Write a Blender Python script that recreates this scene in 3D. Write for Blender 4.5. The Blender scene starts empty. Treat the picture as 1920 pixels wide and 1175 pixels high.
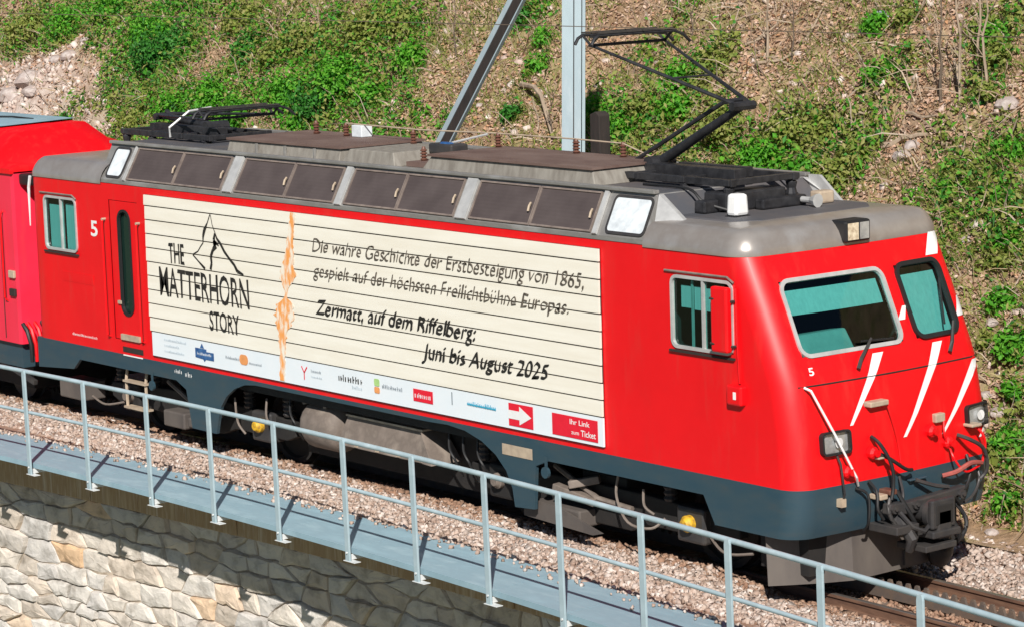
import bpy, math, random
import numpy as np
from mathutils import Vector, Matrix, noise as mnoise

random.seed(7); RNG = np.random.default_rng(11)
scene = bpy.context.scene
COL = scene.collection
R = math.radians

# ------------------------------------------------------------------ camera
cam_d = bpy.data.cameras.new('camera'); cam = bpy.data.objects.new('camera', cam_d); COL.objects.link(cam)
def aim(o, loc, yaw, pitch, roll):
    yaw, pitch, roll = R(yaw), R(pitch), R(roll)
    f = Vector((-math.sin(yaw)*math.cos(pitch), math.cos(yaw)*math.cos(pitch), math.sin(pitch)))
    r = Vector((math.cos(yaw), math.sin(yaw), 0)); u = r.cross(f)
    r2 = r*math.cos(roll)+u*math.sin(roll); u2 = -r*math.sin(roll)+u*math.cos(roll)
    m = Matrix(((r2.x, u2.x, -f.x, loc[0]), (r2.y, u2.y, -f.y, loc[1]), (r2.z, u2.z, -f.z, loc[2]), (0, 0, 0, 1)))
    o.matrix_world = m
aim(cam, (32.11, -18.803, 6.748), 51.869, -8.4134, -1.871)
cam_d.lens = 98.147; cam_d.sensor_width = 36; cam_d.shift_x = 0.004; cam_d.shift_y = -0.0008
cam_d.clip_start = 0.5; cam_d.clip_end = 3000
scene.camera = cam

# ------------------------------------------------------------------ light
SUN_EL, SUN_AZ = 36.5, math.degrees(math.atan2(0.757, -0.654))
w = bpy.data.worlds.new('World'); scene.world = w; w.use_nodes = True
nt = w.node_tree; nt.nodes.clear()
sky = nt.nodes.new('ShaderNodeTexSky'); sky.sky_type = 'NISHITA'; sky.sun_disc = False
sky.altitude = 1500; sky.air_density = .8; sky.dust_density = .4; sky.sun_elevation = R(SUN_EL); sky.sun_rotation = R(SUN_AZ)
bg = nt.nodes.new('ShaderNodeBackground'); bg.inputs[1].default_value = 0.05
ow = nt.nodes.new('ShaderNodeOutputWorld'); nt.links.new(sky.outputs[0], bg.inputs[0]); nt.links.new(bg.outputs[0], ow.inputs[0])
sd = bpy.data.lights.new('sun', 'SUN'); sd.energy = 5.0; sd.angle = R(0.5); sd.color = (1.0, 0.955, 0.89)
sun = bpy.data.objects.new('sun', sd); COL.objects.link(sun)
sv = Vector((0.757*math.cos(R(SUN_EL)), -0.654*math.cos(R(SUN_EL)), math.sin(R(SUN_EL))))
sun.rotation_euler = sv.to_track_quat('Z', 'Y').to_euler(); sun.location = (20, -20, 30)
vs = scene.view_settings; vs.view_transform = 'Standard'; vs.look = 'None'; vs.gamma = 1; vs.exposure = 0.20
vs.use_curve_mapping = False

# ------------------------------------------------------------------ materials
M = {}
def nodes(name):
    m = bpy.data.materials.new(name); m.use_nodes = True; t = m.node_tree
    return m, t, t.nodes['Principled BSDF']
def ramp(t, cols, stops=None, inter='LINEAR'):
    r = t.nodes.new('ShaderNodeValToRGB'); e = r.color_ramp; e.interpolation = inter
    n = len(cols); stops = stops or [i/(n-1) for i in range(n)]
    while len(e.elements) < n: e.elements.new(0.5)
    for i in range(n):
        e.elements[i].position = stops[i]; e.elements[i].color = (*cols[i], 1)
    return r
def noise_n(t, scale, detail=4, rough=.55, coord=None, stretch=None, dist=0):
    tc = t.nodes.new('ShaderNodeTexCoord'); src = tc.outputs[coord or 'Object']
    if stretch:
        mp = t.nodes.new('ShaderNodeMapping'); mp.inputs['Scale'].default_value = stretch
        t.links.new(src, mp.inputs[0]); src = mp.outputs[0]
    n = t.nodes.new('ShaderNodeTexNoise'); n.inputs['Scale'].default_value = scale; n.inputs['Detail'].default_value = detail
    n.inputs['Roughness'].default_value = rough; n.inputs['Distortion'].default_value = dist
    t.links.new(src, n.inputs['Vector']); return n
def mat(name, c1, c2=None, scale=6, rough=.6, metal=0, stretch=None, bump=0, bscale=None, stops=(.35, .68), coat=0, detail=5, spec=None, c3=None):
    m, t, b = nodes(name)
    c2 = c2 or tuple(x*.82 for x in c1)
    n = noise_n(t, scale, detail, .6, stretch=stretch)
    if c3: rp = ramp(t, [c1, c2, c3], [stops[0], (stops[0]+stops[1])/2, stops[1]])
    else: rp = ramp(t, [c1, c2], list(stops))
    t.links.new(n.outputs['Fac'], rp.inputs[0]); t.links.new(rp.outputs[0], b.inputs['Base Color'])
    b.inputs['Roughness'].default_value = rough; b.inputs['Metallic'].default_value = metal
    if coat: b.inputs['Coat Weight'].default_value = coat; b.inputs['Coat Roughness'].default_value = .12
    if spec is not None: b.inputs['Specular IOR Level'].default_value = spec
    if bump:
        n2 = noise_n(t, bscale or scale*3, 5, .6, stretch=stretch); bp = t.nodes.new('ShaderNodeBump')
        bp.inputs['Strength'].default_value = bump; bp.inputs['Distance'].default_value = .02
        t.links.new(n2.outputs['Fac'], bp.inputs['Height']); t.links.new(bp.outputs[0], b.inputs['Normal'])
    M[name] = m; return m
def mat_island(name, cols, stops=None, rough=.8, trans=0, bump=0, inter='LINEAR', nscale=None, byobj=False):
    """colour picked at random for each loose piece (leaf, stone)"""
    m, t, b = nodes(name)
    g = t.nodes.new('ShaderNodeObjectInfo' if byobj else 'ShaderNodeNewGeometry'); rp = ramp(t, cols, stops, inter)
    t.links.new(g.outputs['Random' if byobj else 'Random Per Island'], rp.inputs[0])
    out = rp.outputs[0]
    if nscale:
        n = noise_n(t, nscale, 4); r2 = ramp(t, [(.50, .48, .45), (1.0, 1.0, 1.0), (1.14, 1.12, 1.08)], [.28, .5, .72])
        t.links.new(n.outputs['Fac'], r2.inputs[0])
        mx = t.nodes.new('ShaderNodeMixRGB'); mx.blend_type = 'MULTIPLY'; mx.inputs[0].default_value = .8
        t.links.new(out, mx.inputs[1]); t.links.new(r2.outputs[0], mx.inputs[2]); out = mx.outputs[0]
    t.links.new(out, b.inputs['Base Color']); b.inputs['Roughness'].default_value = rough
    if bump:
        n2 = noise_n(t, bump, 6, .65); bp = t.nodes.new('ShaderNodeBump'); bp.inputs['Strength'].default_value = .55; bp.inputs['Distance'].default_value = .03
        t.links.new(n2.outputs['Fac'], bp.inputs['Height']); t.links.new(bp.outputs[0], b.inputs['Normal'])
    b.inputs['Specular IOR Level'].default_value = .3
    if trans:
        tr = t.nodes.new('ShaderNodeBsdfTranslucent'); t.links.new(out, tr.inputs[0])
        mx = t.nodes.new('ShaderNodeMixShader'); mx.inputs[0].default_value = trans
        t.links.new(b.outputs[0], mx.inputs[1]); t.links.new(tr.outputs[0], mx.inputs[2])
        t.links.new(mx.outputs[0], t.nodes['Material Output'].inputs['Surface'])
    M[name] = m; return m

mat('red_paint', (.80, .0015, .006), (.73, .001, .005), 1.3, .46, coat=.04)
mat('coach_red_lit', (.84, .030, .075), (.80, .022, .058), 1.5, .4, coat=.1)  # pinker than the roof red: the side's different lighting is in the colour
mat('blue_grey_paint', (.024, .058, .082), (.034, .064, .082), 2.2, .45, stretch=(1, 1, 3), bump=.03, c3=(.055, .066, .070), stops=(.35, .8))
mat('cream_film', (.86, .82, .72), (.80, .75, .64), 1.2, .5, stretch=(1, 1, 9), detail=8)
mat('white_film', (.76, .82, .86), (.80, .84, .87), 3, .45)
mat('white_paint', (.86, .86, .85), None, 8, .45, stops=(.3, .9))
mat('orange_paint', (.87, .36, .10), (.86, .80, .68), 6, .55, stretch=(2.5, 1, .9), stops=(.44, .62))
mat('black_print', (.012, .011, .010), (.03, .026, .022), 20, .6)
mat('faded_print', (.085, .070, .055), (.24, .20, .16), 16, .7, stops=(.45, .75))
mat('grey_print', (.25, .29, .33), None, 20, .6)
mat('pale_print', (.52, .60, .66), None, 20, .6)
mat('blue_print', (.012, .06, .20), (.05, .15, .35), 14, .5)
mat('cyan_print', (.05, .42, .62), None, 14, .5)
mat('orange_print', (.85, .35, .12), None, 14, .5)
mat('green_print', (.45, .70, .25), None, 14, .5)
mat('red_print', (.78, .012, .035), (.70, .01, .03), 9, .45)
mat('gap_dark', (.030, .022, .018), None, 9, .8)
mat('roof_metal', (.38, .375, .365), (.27, .26, .245), 2.2, .38, .35, stretch=(.6, 2, 2), c3=(.46, .455, .45), stops=(.3, .75), bump=.04)
mat('roof_cab', (.46, .435, .41), (.36, .32, .29), 1.6, .30, .45, c3=(.50, .49, .48), stops=(.3, .75), bump=.03)
mat('roof_deck', (.085, .088, .100), (.15, .125, .115), 1.7, .6, .1, stops=(.35, .8))
mat('roof_brown', (.125, .075, .062), (.19, .13, .11), 3, .7, stretch=(.5, 1, 1), bump=.1)
mat('hood_grey', (.29, .27, .235), (.19, .17, .145), 4, .6, stretch=(3, 3, .5))
mat('hatch_white', (.72, .77, .80), (.50, .54, .57), 9, .45, stops=(.4, .75))
mat('grille_frame', (.16, .125, .11), (.26, .21, .18), 8, .6)
mat('alu', (.60, .60, .59), (.46, .46, .455), 7, .45, .3)
mat('steel_dark', (.045, .044, .047), (.075, .068, .064), 6, .5, .3, bump=.05)
mat('panto_black', (.022, .022, .025), (.05, .05, .055), 9, .45, .3)
mat('insulator', (.115, .040, .026), (.17, .08, .055), 9, .5)
mat('rubber', (.015, .015, .016), None, 9, .55)
mat('under_black', (.012, .011, .011), (.022, .019, .017), 5, .8)
mat('under_grime', (.24, .195, .165), (.155, .125, .105), 3.5, .7, bump=.06, c3=(.29, .24, .20), stops=(.3, .75))
mat('plow_grime', (.085, .072, .066), (.135, .115, .10), 2.6, .7, stretch=(1, 1, .4), bump=.05)
mat('yellow_paint', (.72, .42, .02), (.36, .20, .03), 22, .6, stops=(.42, .62))
mat('tan_paint', (.50, .40, .29), (.36, .28, .21), 9, .6)
mat('dull_red', (.40, .09, .07), (.28, .07, .06), 15, .7)
mat('interior_dark', (.018, .020, .022), None, 5, .8)
mat('interior_grey', (.30, .33, .34), (.22, .25, .26), 4, .7)
mat('blind', (.46, .47, .50), (.38, .40, .43), 3, .8, stretch=(12, 12, .4))
mat('lamp_reflector', (.66, .67, .67), (.36, .37, .38), 9, .3, .5)
mat('lamp_glow', (.80, .70, .52), (.40, .30, .2), 20, .3)
mat('mast_paint', (.42, .52, .56), (.36, .45, .49), 3, .5, stretch=(1, 1, .3), c3=(.50, .58, .61), stops=(.3, .75))
mat('rail_paint', (.42, .53, .58), (.34, .44, .48), 3, .5, c3=(.48, .58, .62), stops=(.3, .75), bump=.03)
mat('deck_paint', (.30, .45, .52), (.25, .375, .44), 1.6, .6, stretch=(1, 3, 1), c3=(.36, .50, .56), stops=(.28, .75), bump=.04)
mat('foot_paint', (.72, .74, .74), None, 9, .5)
mat('rust_rail', (.115, .060, .040), (.20, .11, .07), 6, .7, stretch=(.6, 3, 3))
mat('rail_head', (.34, .31, .29), (.22, .18, .16), 4, .32, .7, stretch=(.3, 4, 4))
mat('rack_steel', (.12, .10, .09), (.18, .125, .09), 6, .6, .2)
mat('sleeper', (.13, .095, .075), (.20, .15, .12), 5, .9, bump=.1)
mat('concrete', (.58, .45, .30), (.42, .28, .16), 2.2, .9, stretch=(6, 2, .5), c3=(.66, .56, .43), stops=(.3, .72), bump=.2)
mat('mortar', (.50, .42, .33), (.30, .24, .18), 7, .95, bump=.5, bscale=30)
mat('ballast_bed', (.42, .28, .21), (.25, .14, .09), 9, .95, bump=.6, bscale=40, c3=(.48, .39, .34), stops=(.3, .7))
mat('gravel_path', (.62, .56, .52), (.48, .41, .36), 8, .95, bump=.4, bscale=40)
mat('bark_pale', (.42, .33, .24), (.27, .20, .14), 12, .9, stretch=(1, 1, .3), bump=.2)
mat('bark_dark', (.15, .11, .08), (.09, .07, .05), 12, .9, bump=.2)
mat('near_black', (.022, .018, .016), (.04, .03, .026), 8, .9, stretch=(1, 1, .3), bump=.3)  # near-black brown for the brace web and the upright block
mat('rock', (.52, .44, .40), (.36, .29, .26), 5, .9, bump=.5, c3=(.60, .54, .50), stops=(.3, .7))
mat('slate_rock', (.36, .42, .48), (.26, .29, .33), 8, .8, bump=.3)
mat('far_ground', (.16, .15, .09), (.10, .12, .05), 1.0, .95)
mat_island('stone_mix', [(.62, .55, .47), (.70, .64, .57), (.53, .46, .39), (.67, .58, .49), (.58, .55, .52), (.72, .67, .61), (.70, .47, .28), (.64, .58, .51)],
           [0, .18, .32, .48, .62, .93, .965, .985], .9, nscale=5, bump=14, byobj=True)
mat_island('ballast_stone', [(.36, .25, .195), (.47, .37, .305), (.51, .415, .36), (.30, .20, .15), (.49, .375, .31), (.66, .585, .535), (.26, .185, .14), (.48, .375, .32)],
           [0, .15, .32, .45, .6, .78, .9, 1], .9)
mat_island('ballast_rusty', [(.26, .15, .10), (.36, .22, .15), (.20, .12, .08), (.42, .29, .21), (.30, .17, .11)], None, .9)
mat_island('leaf_bright', [(.045, .21, .010), (.09, .36, .018), (.16, .46, .035), (.06, .28, .015), (.24, .50, .06)], None, .55, .4)
mat_island('leaf_dark', [(.025, .12, .014), (.04, .20, .025), (.07, .28, .035), (.03, .14, .02)], None, .55, .35)
mat_island('leaf_olive', [(.19, .23, .04), (.30, .34, .07), (.16, .26, .04), (.40, .38, .13), (.24, .31, .05)], None, .6, .4)
mat_island('olive_blade', [(.20, .25, .045), (.30, .37, .08), (.13, .24, .03), (.40, .38, .13), (.23, .34, .05), (.09, .18, .022)], None, .7, .35)
mat_island('straw', [(.46, .32, .19), (.56, .42, .28), (.35, .22, .13), (.40, .34, .15), (.60, .48, .36), (.28, .25, .08)], None, .8, .25)
mat_island('litter_leaf', [(.44, .27, .175), (.52, .35, .25), (.32, .18, .11), (.56, .41, .32), (.50, .27, .14), (.60, .46, .37), (.20, .12, .075)], None, .85, .1)
mat_island('twig', [(.40, .31, .23), (.28, .20, .14), (.52, .43, .34), (.2, .14, .1)], None, .9)

# faint streaks of road dust on the red paint
for nm in ('red_paint', 'coach_red_lit'):
    t = M[nm].node_tree; b = t.nodes['Principled BSDF']; src = b.inputs['Base Color'].links[0].from_socket
    n = noise_n(t, 5, 7, .65, stretch=(1.4, 1.4, .22)); r = ramp(t, [(0, 0, 0), (.16, .16, .16)], [.52, .80]); t.links.new(n.outputs['Fac'], r.inputs[0])
    mx = t.nodes.new('ShaderNodeMixRGB'); mx.inputs[2].default_value = (.30, .12, .08, 1); t.links.new(r.outputs[0], mx.inputs[0]); t.links.new(src, mx.inputs[1]); t.links.new(mx.outputs[0], b.inputs['Base Color'])
    n2 = noise_n(t, 1.6, 3, .5); bp = t.nodes.new('ShaderNodeBump'); bp.inputs['Strength'].default_value = .12; bp.inputs['Distance'].default_value = .02
    t.links.new(n2.outputs['Fac'], bp.inputs['Height']); t.links.new(bp.outputs[0], b.inputs['Normal'])
# striped louvre for the grille fields
m, t, b = nodes('louvre')
tc = t.nodes.new('ShaderNodeTexCoord'); wv = t.nodes.new('ShaderNodeTexWave'); wv.bands_direction = 'Z'; wv.inputs['Scale'].default_value = 9
t.links.new(tc.outputs['Object'], wv.inputs['Vector'])
n = noise_n(t, 3, 5); rp = ramp(t, [(.060, .045, .044), (.085, .066, .064)], [.3, .7]); t.links.new(n.outputs['Fac'], rp.inputs[0])
t.links.new(rp.outputs[0], b.inputs['Base Color']); b.inputs['Roughness'].default_value = .75
bp = t.nodes.new('ShaderNodeBump'); bp.inputs['Strength'].default_value = .25; bp.inputs['Distance'].default_value = .01
t.links.new(wv.outputs['Fac'], bp.inputs['Height']); t.links.new(bp.outputs[0], b.inputs['Normal']); M['louvre'] = m

# green tinted cab glass
m, t, b = nodes('tinted_glass')
tr = t.nodes.new('ShaderNodeBsdfTransparent'); tr.inputs[0].default_value = (.40, .84, .78, 1)
gl = t.nodes.new('ShaderNodeBsdfGlossy'); gl.inputs['Roughness'].default_value = .03; gl.inputs[0].default_value = (.9, 1, .97, 1)
lw = t.nodes.new('ShaderNodeLayerWeight'); lw.inputs[0].default_value = .5
pw = t.nodes.new('ShaderNodeMath'); pw.operation = 'POWER'; pw.inputs[1].default_value = 4.0; t.links.new(lw.outputs['Facing'], pw.inputs[0])
fr = t.nodes.new('ShaderNodeMath'); fr.operation = 'MULTIPLY_ADD'; fr.inputs[1].default_value = .8; fr.inputs[2].default_value = .045; t.links.new(pw.outputs[0], fr.inputs[0])
mx = t.nodes.new('ShaderNodeMixShader'); t.links.new(fr.outputs[0], mx.inputs[0]); t.links.new(tr.outputs[0], mx.inputs[1]); t.links.new(gl.outputs[0], mx.inputs[2])
t.links.new(mx.outputs[0], t.nodes['Material Output'].inputs['Surface']); M['tinted_glass'] = m
m, t, b = nodes('lamp_glass')
tr = t.nodes.new('ShaderNodeBsdfTransparent'); tr.inputs[0].default_value = (.95, .95, .95, 1)
gl = t.nodes.new('ShaderNodeBsdfGlossy'); gl.inputs['Roughness'].default_value = .05
lw = t.nodes.new('ShaderNodeLayerWeight'); lw.inputs[0].default_value = .5
pw = t.nodes.new('ShaderNodeMath'); pw.operation = 'POWER'; pw.inputs[1].default_value = 4.0; t.links.new(lw.outputs['Facing'], pw.inputs[0])
fr = t.nodes.new('ShaderNodeMath'); fr.operation = 'MULTIPLY_ADD'; fr.inputs[1].default_value = .8; fr.inputs[2].default_value = .045; t.links.new(pw.outputs[0], fr.inputs[0])
mx = t.nodes.new('ShaderNodeMixShader'); t.links.new(fr.outputs[0], mx.inputs[0]); t.links.new(tr.outputs[0], mx.inputs[1]); t.links.new(gl.outputs[0], mx.inputs[2])
t.links.new(mx.outputs[0], t.nodes['Material Output'].inputs['Surface']); M['lamp_glass'] = m

# hillside soil: litter brown, olive turf, bare pink scree at the left end
m, t, b = nodes('hill_soil')
n1 = noise_n(t, .9, 6, .62); r1 = ramp(t, [(.26, .17, .095), (.41, .285, .19), (.24, .22, .085), (.48, .345, .245)], [.32, .46, .56, .70])
n2 = noise_n(t, 9, 6, .7); r2 = ramp(t, [(.55, .52, .48), (1.0, 1.0, 1.0), (1.30, 1.25, 1.2)], [.30, .50, .72])
t.links.new(n1.outputs['Fac'], r1.inputs[0]); t.links.new(n2.outputs['Fac'], r2.inputs[0])
mx = t.nodes.new('ShaderNodeMixRGB'); mx.blend_type = 'MULTIPLY'; mx.inputs[0].default_value = .9
t.links.new(r1.outputs[0], mx.inputs[1]); t.links.new(r2.outputs[0], mx.inputs[2])
at = t.nodes.new('ShaderNodeAttribute'); at.attribute_name = 'scree'
n3 = noise_n(t, 4, 6, .65); r3 = ramp(t, [(.37, .27, .22), (.52, .42, .365), (.62, .535, .475)], [.3, .5, .72]); t.links.new(n3.outputs['Fac'], r3.inputs[0])
mx2 = t.nodes.new('ShaderNodeMixRGB'); t.links.new(at.outputs['Fac'], mx2.inputs[0]); t.links.new(mx.outputs[0], mx2.inputs[1]); t.links.new(r3.outputs[0], mx2.inputs[2])
t.links.new(mx2.outputs[0], b.inputs['Base Color']); b.inputs['Roughness'].default_value = .95; b.inputs['Specular IOR Level'].default_value = .15
bp = t.nodes.new('ShaderNodeBump'); bp.inputs['Strength'].default_value = .8; bp.inputs['Distance'].default_value = .06
t.links.new(n2.outputs['Fac'], bp.inputs['Height']); t.links.new(bp.outputs[0], b.inputs['Normal']); M['hill_soil'] = m

# ------------------------------------------------------------------ mesh helpers
ORG = {}
class MB:
    def __init__(s): s.v = []; s.f = []
    def add(s, vs, fs):
        o = len(s.v); s.v += [tuple(p) for p in vs]; s.f += [tuple(i+o for i in q) for q in fs]; return s
    def box(s, x0, x1, y0, y1, z0, z1):
        return s.add([(x0, y0, z0), (x1, y0, z0), (x1, y1, z0), (x0, y1, z0), (x0, y0, z1), (x1, y0, z1), (x1, y1, z1), (x0, y1, z1)],
                     [(0, 3, 2, 1), (4, 5, 6, 7), (0, 1, 5, 4), (1, 2, 6, 5), (2, 3, 7, 6), (3, 0, 4, 7)])
    def prism(s, poly, axis, a, b):
        """poly of 2-tuples in the other two axes (in xyz order), extruded along axis from a to b"""
        n = len(poly); k = 'xyz'.index(axis); vs = []
        for d in (a, b):
            for p in poly:
                q = list(p); q.insert(k, d); vs.append(q)
        fs = [tuple(range(n)), tuple(range(2*n-1, n-1, -1))] + [(i, i+n, (i+1) % n+n, (i+1) % n) for i in range(n)]
        return s.add(vs, fs)
    def tube(s, pts, r, n=8, caps=True):
        pts = [Vector(p) for p in pts]; rs = r if isinstance(r, (list, tuple)) else [r]*len(pts)
        o = len(s.v); up = None
        for i, p in enumerate(pts):
            d = (pts[min(i+1, len(pts)-1)]-pts[max(i-1, 0)]).normalized()
            a = (Vector((0, 0, 1)) if abs(d.z) < .9 else Vector((1, 0, 0))).cross(d).normalized()
            if up is not None and a.dot(up) < 0: a = -a
            up = a; bb = d.cross(a)
            for j in range(n):
                th = 2*math.pi*j/n; s.v.append(tuple(p+a*rs[i]*math.cos(th)+bb*rs[i]*math.sin(th)))
        for i in range(len(pts)-1):
            for j in range(n):
                s.f.append((o+i*n+j, o+i*n+(j+1) % n, o+(i+1)*n+(j+1) % n, o+(i+1)*n+j))
        if caps:
            s.f.append(tuple(o+j for j in range(n-1, -1, -1))); s.f.append(tuple(o+(len(pts)-1)*n+j for j in range(n)))
        return s
    def lathe(s, prof, c, axis='z', n=16):
        """prof: (radius, position along axis)"""
        o = len(s.v); k = 'xyz'.index(axis); a1, a2 = [(1, 2), (0, 2), (0, 1)][k]
        for r, h in prof:
            for j in range(n):
                th = 2*math.pi*j/n; p = [c[0], c[1], c[2]]; p[k] += h; p[a1] += r*math.cos(th); p[a2] += r*math.sin(th); s.v.append(tuple(p))
        for i in range(len(prof)-1):
            for j in range(n): s.f.append((o+i*n+j, o+i*n+(j+1) % n, o+(i+1)*n+(j+1) % n, o+(i+1)*n+j))
        s.f.append(tuple(o+j for j in range(n-1, -1, -1))); s.f.append(tuple(o+(len(prof)-1)*n+j for j in range(n)))
        return s
    def beam(s, p0, p1, w, h):
        """rectangular bar"""
        p0, p1 = Vector(p0), Vector(p1); d = (p1-p0).normalized()
        a = (Vector((0, 0, 1)) if abs(d.z) < .95 else Vector((0, 1, 0))).cross(d).normalized(); bb = d.cross(a)
        vs = [p+a*sx*w/2+bb*sy*h/2 for p in (p0, p1) for sx, sy in ((-1, -1), (1, -1), (1, 1), (-1, 1))]
        return s.add(vs, [(3, 2, 1, 0), (4, 5, 6, 7), (0, 1, 5, 4), (1, 2, 6, 5), (2, 3, 7, 6), (3, 0, 4, 7)])
    def mesh(s, name):
        me = bpy.data.meshes.new(name); me.from_pydata(s.v, [], s.f); me.update(); return me
    def build(s, name, material, parent=None, smooth=False, bevel=0, origin=(0, 0, 0)):
        me = s.mesh(name)
        return link(name, me, material, parent, smooth, bevel, origin)
def spline(pts, k=5):
    P3 = [Vector(p) for p in pts]; out = []
    for i in range(len(P3)-1):
        p0, p1, p2, p3 = P3[max(i-1, 0)], P3[i], P3[i+1], P3[min(i+2, len(P3)-1)]
        for q in range(k):
            t_ = q/k; out.append(.5*((2*p1)+(-p0+p2)*t_+(2*p0-5*p1+4*p2-p3)*t_*t_+(-p0+3*p1-3*p2+p3)*t_**3))
    return out+[P3[-1]]
def fixn(me):
    import bmesh
    bm = bmesh.new(); bm.from_mesh(me); bmesh.ops.recalc_face_normals(bm, faces=bm.faces); bm.to_mesh(me); bm.free()
def link(name, me, material, parent=None, smooth=False, bevel=0, origin=(0, 0, 0), fix=True):
    if fix: fixn(me)
    if material and not me.materials: me.materials.append(M[material] if isinstance(material, str) else material)
    o = bpy.data.objects.new(name, me); COL.objects.link(o); place(o, parent, origin)
    if smooth:
        me.polygons.foreach_set('use_smooth', [True]*len(me.polygons))
        try: me.set_sharp_from_angle(angle=R(38))
        except Exception: pass
    if bevel:
        bv = o.modifiers.new('bevel', 'BEVEL'); bv.width = bevel; bv.segments = 2; bv.limit_method = 'ANGLE'; bv.angle_limit = R(40)
    return o
def place(o, parent, origin=(0, 0, 0)):
    ORG[o.name] = Vector(origin)
    if parent: o.parent = parent; o.location = Vector(origin)-ORG[parent.name]
    else: o.location = origin
def thing(name, label, cat, loc, group=None):
    o = bpy.data.objects.new(name, None); COL.objects.link(o); o.empty_display_size = .3; place(o, None, loc)
    return tag(o, label, cat, group)
def tag(o, label=None, cat=None, group=None, kind=None):
    if label: o['label'] = label
    if cat: o['category'] = cat
    if group: o['group'] = group
    if kind: o['kind'] = kind
    return o
def np_mesh(name, V, F):
    """V (n,3) float, F (m,k) int, all faces with k corners"""
    me = bpy.data.meshes.new(name); k = F.shape[1]
    me.vertices.add(len(V)); me.vertices.foreach_set('co', np.ascontiguousarray(V, dtype=np.float32).ravel())
    me.loops.add(F.size); me.loops.foreach_set('vertex_index', np.ascontiguousarray(F, dtype=np.int32).ravel())
    me.polygons.add(len(F)); me.polygons.foreach_set('loop_start', np.arange(0, F.size, k, dtype=np.int32))
    try: me.polygons.foreach_set('loop_total', np.full(len(F), k, dtype=np.int32))
    except Exception: pass
    me.update(calc_edges=True); me.validate(); return me
def rrect(u0, u1, v0, v1, r, n=5):
    pts = []
    for cx, cy, a0 in ((u1-r, v1-r, 0), (u0+r, v1-r, 90), (u0+r, v0+r, 180), (u1-r, v0+r, 270)):
        for i in range(n+1):
            a = R(a0+90*i/n); pts.append((cx+r*math.cos(a), cy+r*math.sin(a)))
    return pts

# ------------------------------------------------------------------ hillside surface
HX0, HX1, HY0, HY1, HS = -46.0, 34.0, 2.3, 22.0, 0.2
hx = np.arange(HX0, HX1+HS, HS); hy = np.arange(HY0, HY1+HS, HS)
HZ = np.zeros((len(hy), len(hx)))
for j, yy in enumerate(hy):
    for i, xx in enumerate(hx):
        dd = max(0.0, yy-2.6)
        base = .93*dd if dd > .5 else .93*dd*dd  # soft foot
        base = .93*dd*min(1.0, .35+.65*dd/.8)
        k = min(1, dd/1.2)
        nz = .34*mnoise.noise((xx*.33, yy*.45, 3.1))+.22*mnoise.noise((xx*1.1, yy*1.3, 7.7))+.11*mnoise.noise((xx*2.7, yy*2.9, 1.2))
        HZ[j, i] = .02+base+k*nz
def hz(x, y):
    x = np.asarray(x, float); y = np.asarray(y, float)
    fx = np.clip((x-HX0)/HS, 0, len(hx)-1.001); fy = np.clip((y-HY0)/HS, 0, len(hy)-1.001)
    i = fx.astype(int); j = fy.astype(int); a = fx-i; b_ = fy-j
    return HZ[j, i]*(1-a)*(1-b_)+HZ[j, i+1]*a*(1-b_)+HZ[j+1, i]*(1-a)*b_+HZ[j+1, i+1]*a*b_
def scree_mask(x, y):
    x = np.asarray(x, float); y = np.asarray(y, float)
    d = np.hypot((x+15.2)/3.6, (y-6.1)/1.1)
    d2 = np.hypot((x+10.7)/1.6, (y-5.9)/.5)
    return np.clip(1.6-np.minimum(d, d2+.35)*1.25, 0, 1)
XX, YY = np.meshgrid(hx, hy)
V = np.stack([XX.ravel(), YY.ravel(), HZ.ravel()], 1)
nx, ny = len(hx), len(hy)
ii = (np.arange(ny-1)[:, None]*nx+np.arange(nx-1)[None, :]).ravel()
F = np.stack([ii, ii+1, ii+nx+1, ii+nx], 1)
me = np_mesh('hillside', V, F); at = me.attributes.new('scree', 'FLOAT', 'POINT'); at.data.foreach_set('value', scree_mask(V[:, 0], V[:, 1]).astype(np.float32))
o = link('hillside', me, 'hill_soil', smooth=True, fix=False); tag(o, 'steep hillside of leaf litter, turf and bare scree behind the train', None, None, 'structure')
o = MB().add([(-1500, -1500, -7), (1500, -1500, -7), (1500, 1500, -7), (-1500, 1500, -7)], [(0, 1, 2, 3)]).build('ground', 'far_ground')
tag(o, 'low ground at the foot of the retaining wall', kind='structure')

# ------------------------------------------------------------------ track bed, rails, rack
ZR = 0.17
def yc(x): return -.0032*(x-10)**2 if x > 10 else (-.0032*(x-4)**2 if x < 4 else 0.0)
def yw(x):
    x = max(-6, min(24, x)); return -.005577*x*x+.08026*x-2.9888
def bed_z(y, x=20.0):
    z = float(np.interp(y, [-2.1, -1.80, -1.30, -.85, -.6, .6, .9, 1.4, 2.0, 2.45, 2.9], [.02, .10, .12, .075, .02, .02, .05, .02, -.06, -.02, .02]))
    k = min(1, max(0, (13.3-x)/.9))       # heaped over the near rail foot beside the train
    return z+k*float(np.interp(y, [-1.75, -1.25, -.9, -.66, -.6], [0, .06, .115, .125, 0]))
xs = np.arange(-32, 32.01, .5); ys = [-2.06, -1.80, -1.30, -1.05, -.85, -.66, -.6, .6, .9, 1.4, 2.0, 2.45, 2.75]
V = []; F = []
for x in xs:
    for y in ys: V.append((x, y+yc(x)*(1 if abs(y) < 1.7 else .8)+(yw(x)+2.75 if y < -1.7 else 0), bed_z(y, x)))
for i in range(len(xs)-1):
    for j in range(len(ys)-1):
        a = i*len(ys)+j; F.append((a, a+len(ys), a+len(ys)+1, a+1))
mb = MB(); mb.v = V; mb.f = F
bed = mb.build('ballast_bed', 'ballast_bed'); tag(bed, 'bed of pinkish track ballast under the train', kind='structure')

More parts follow.
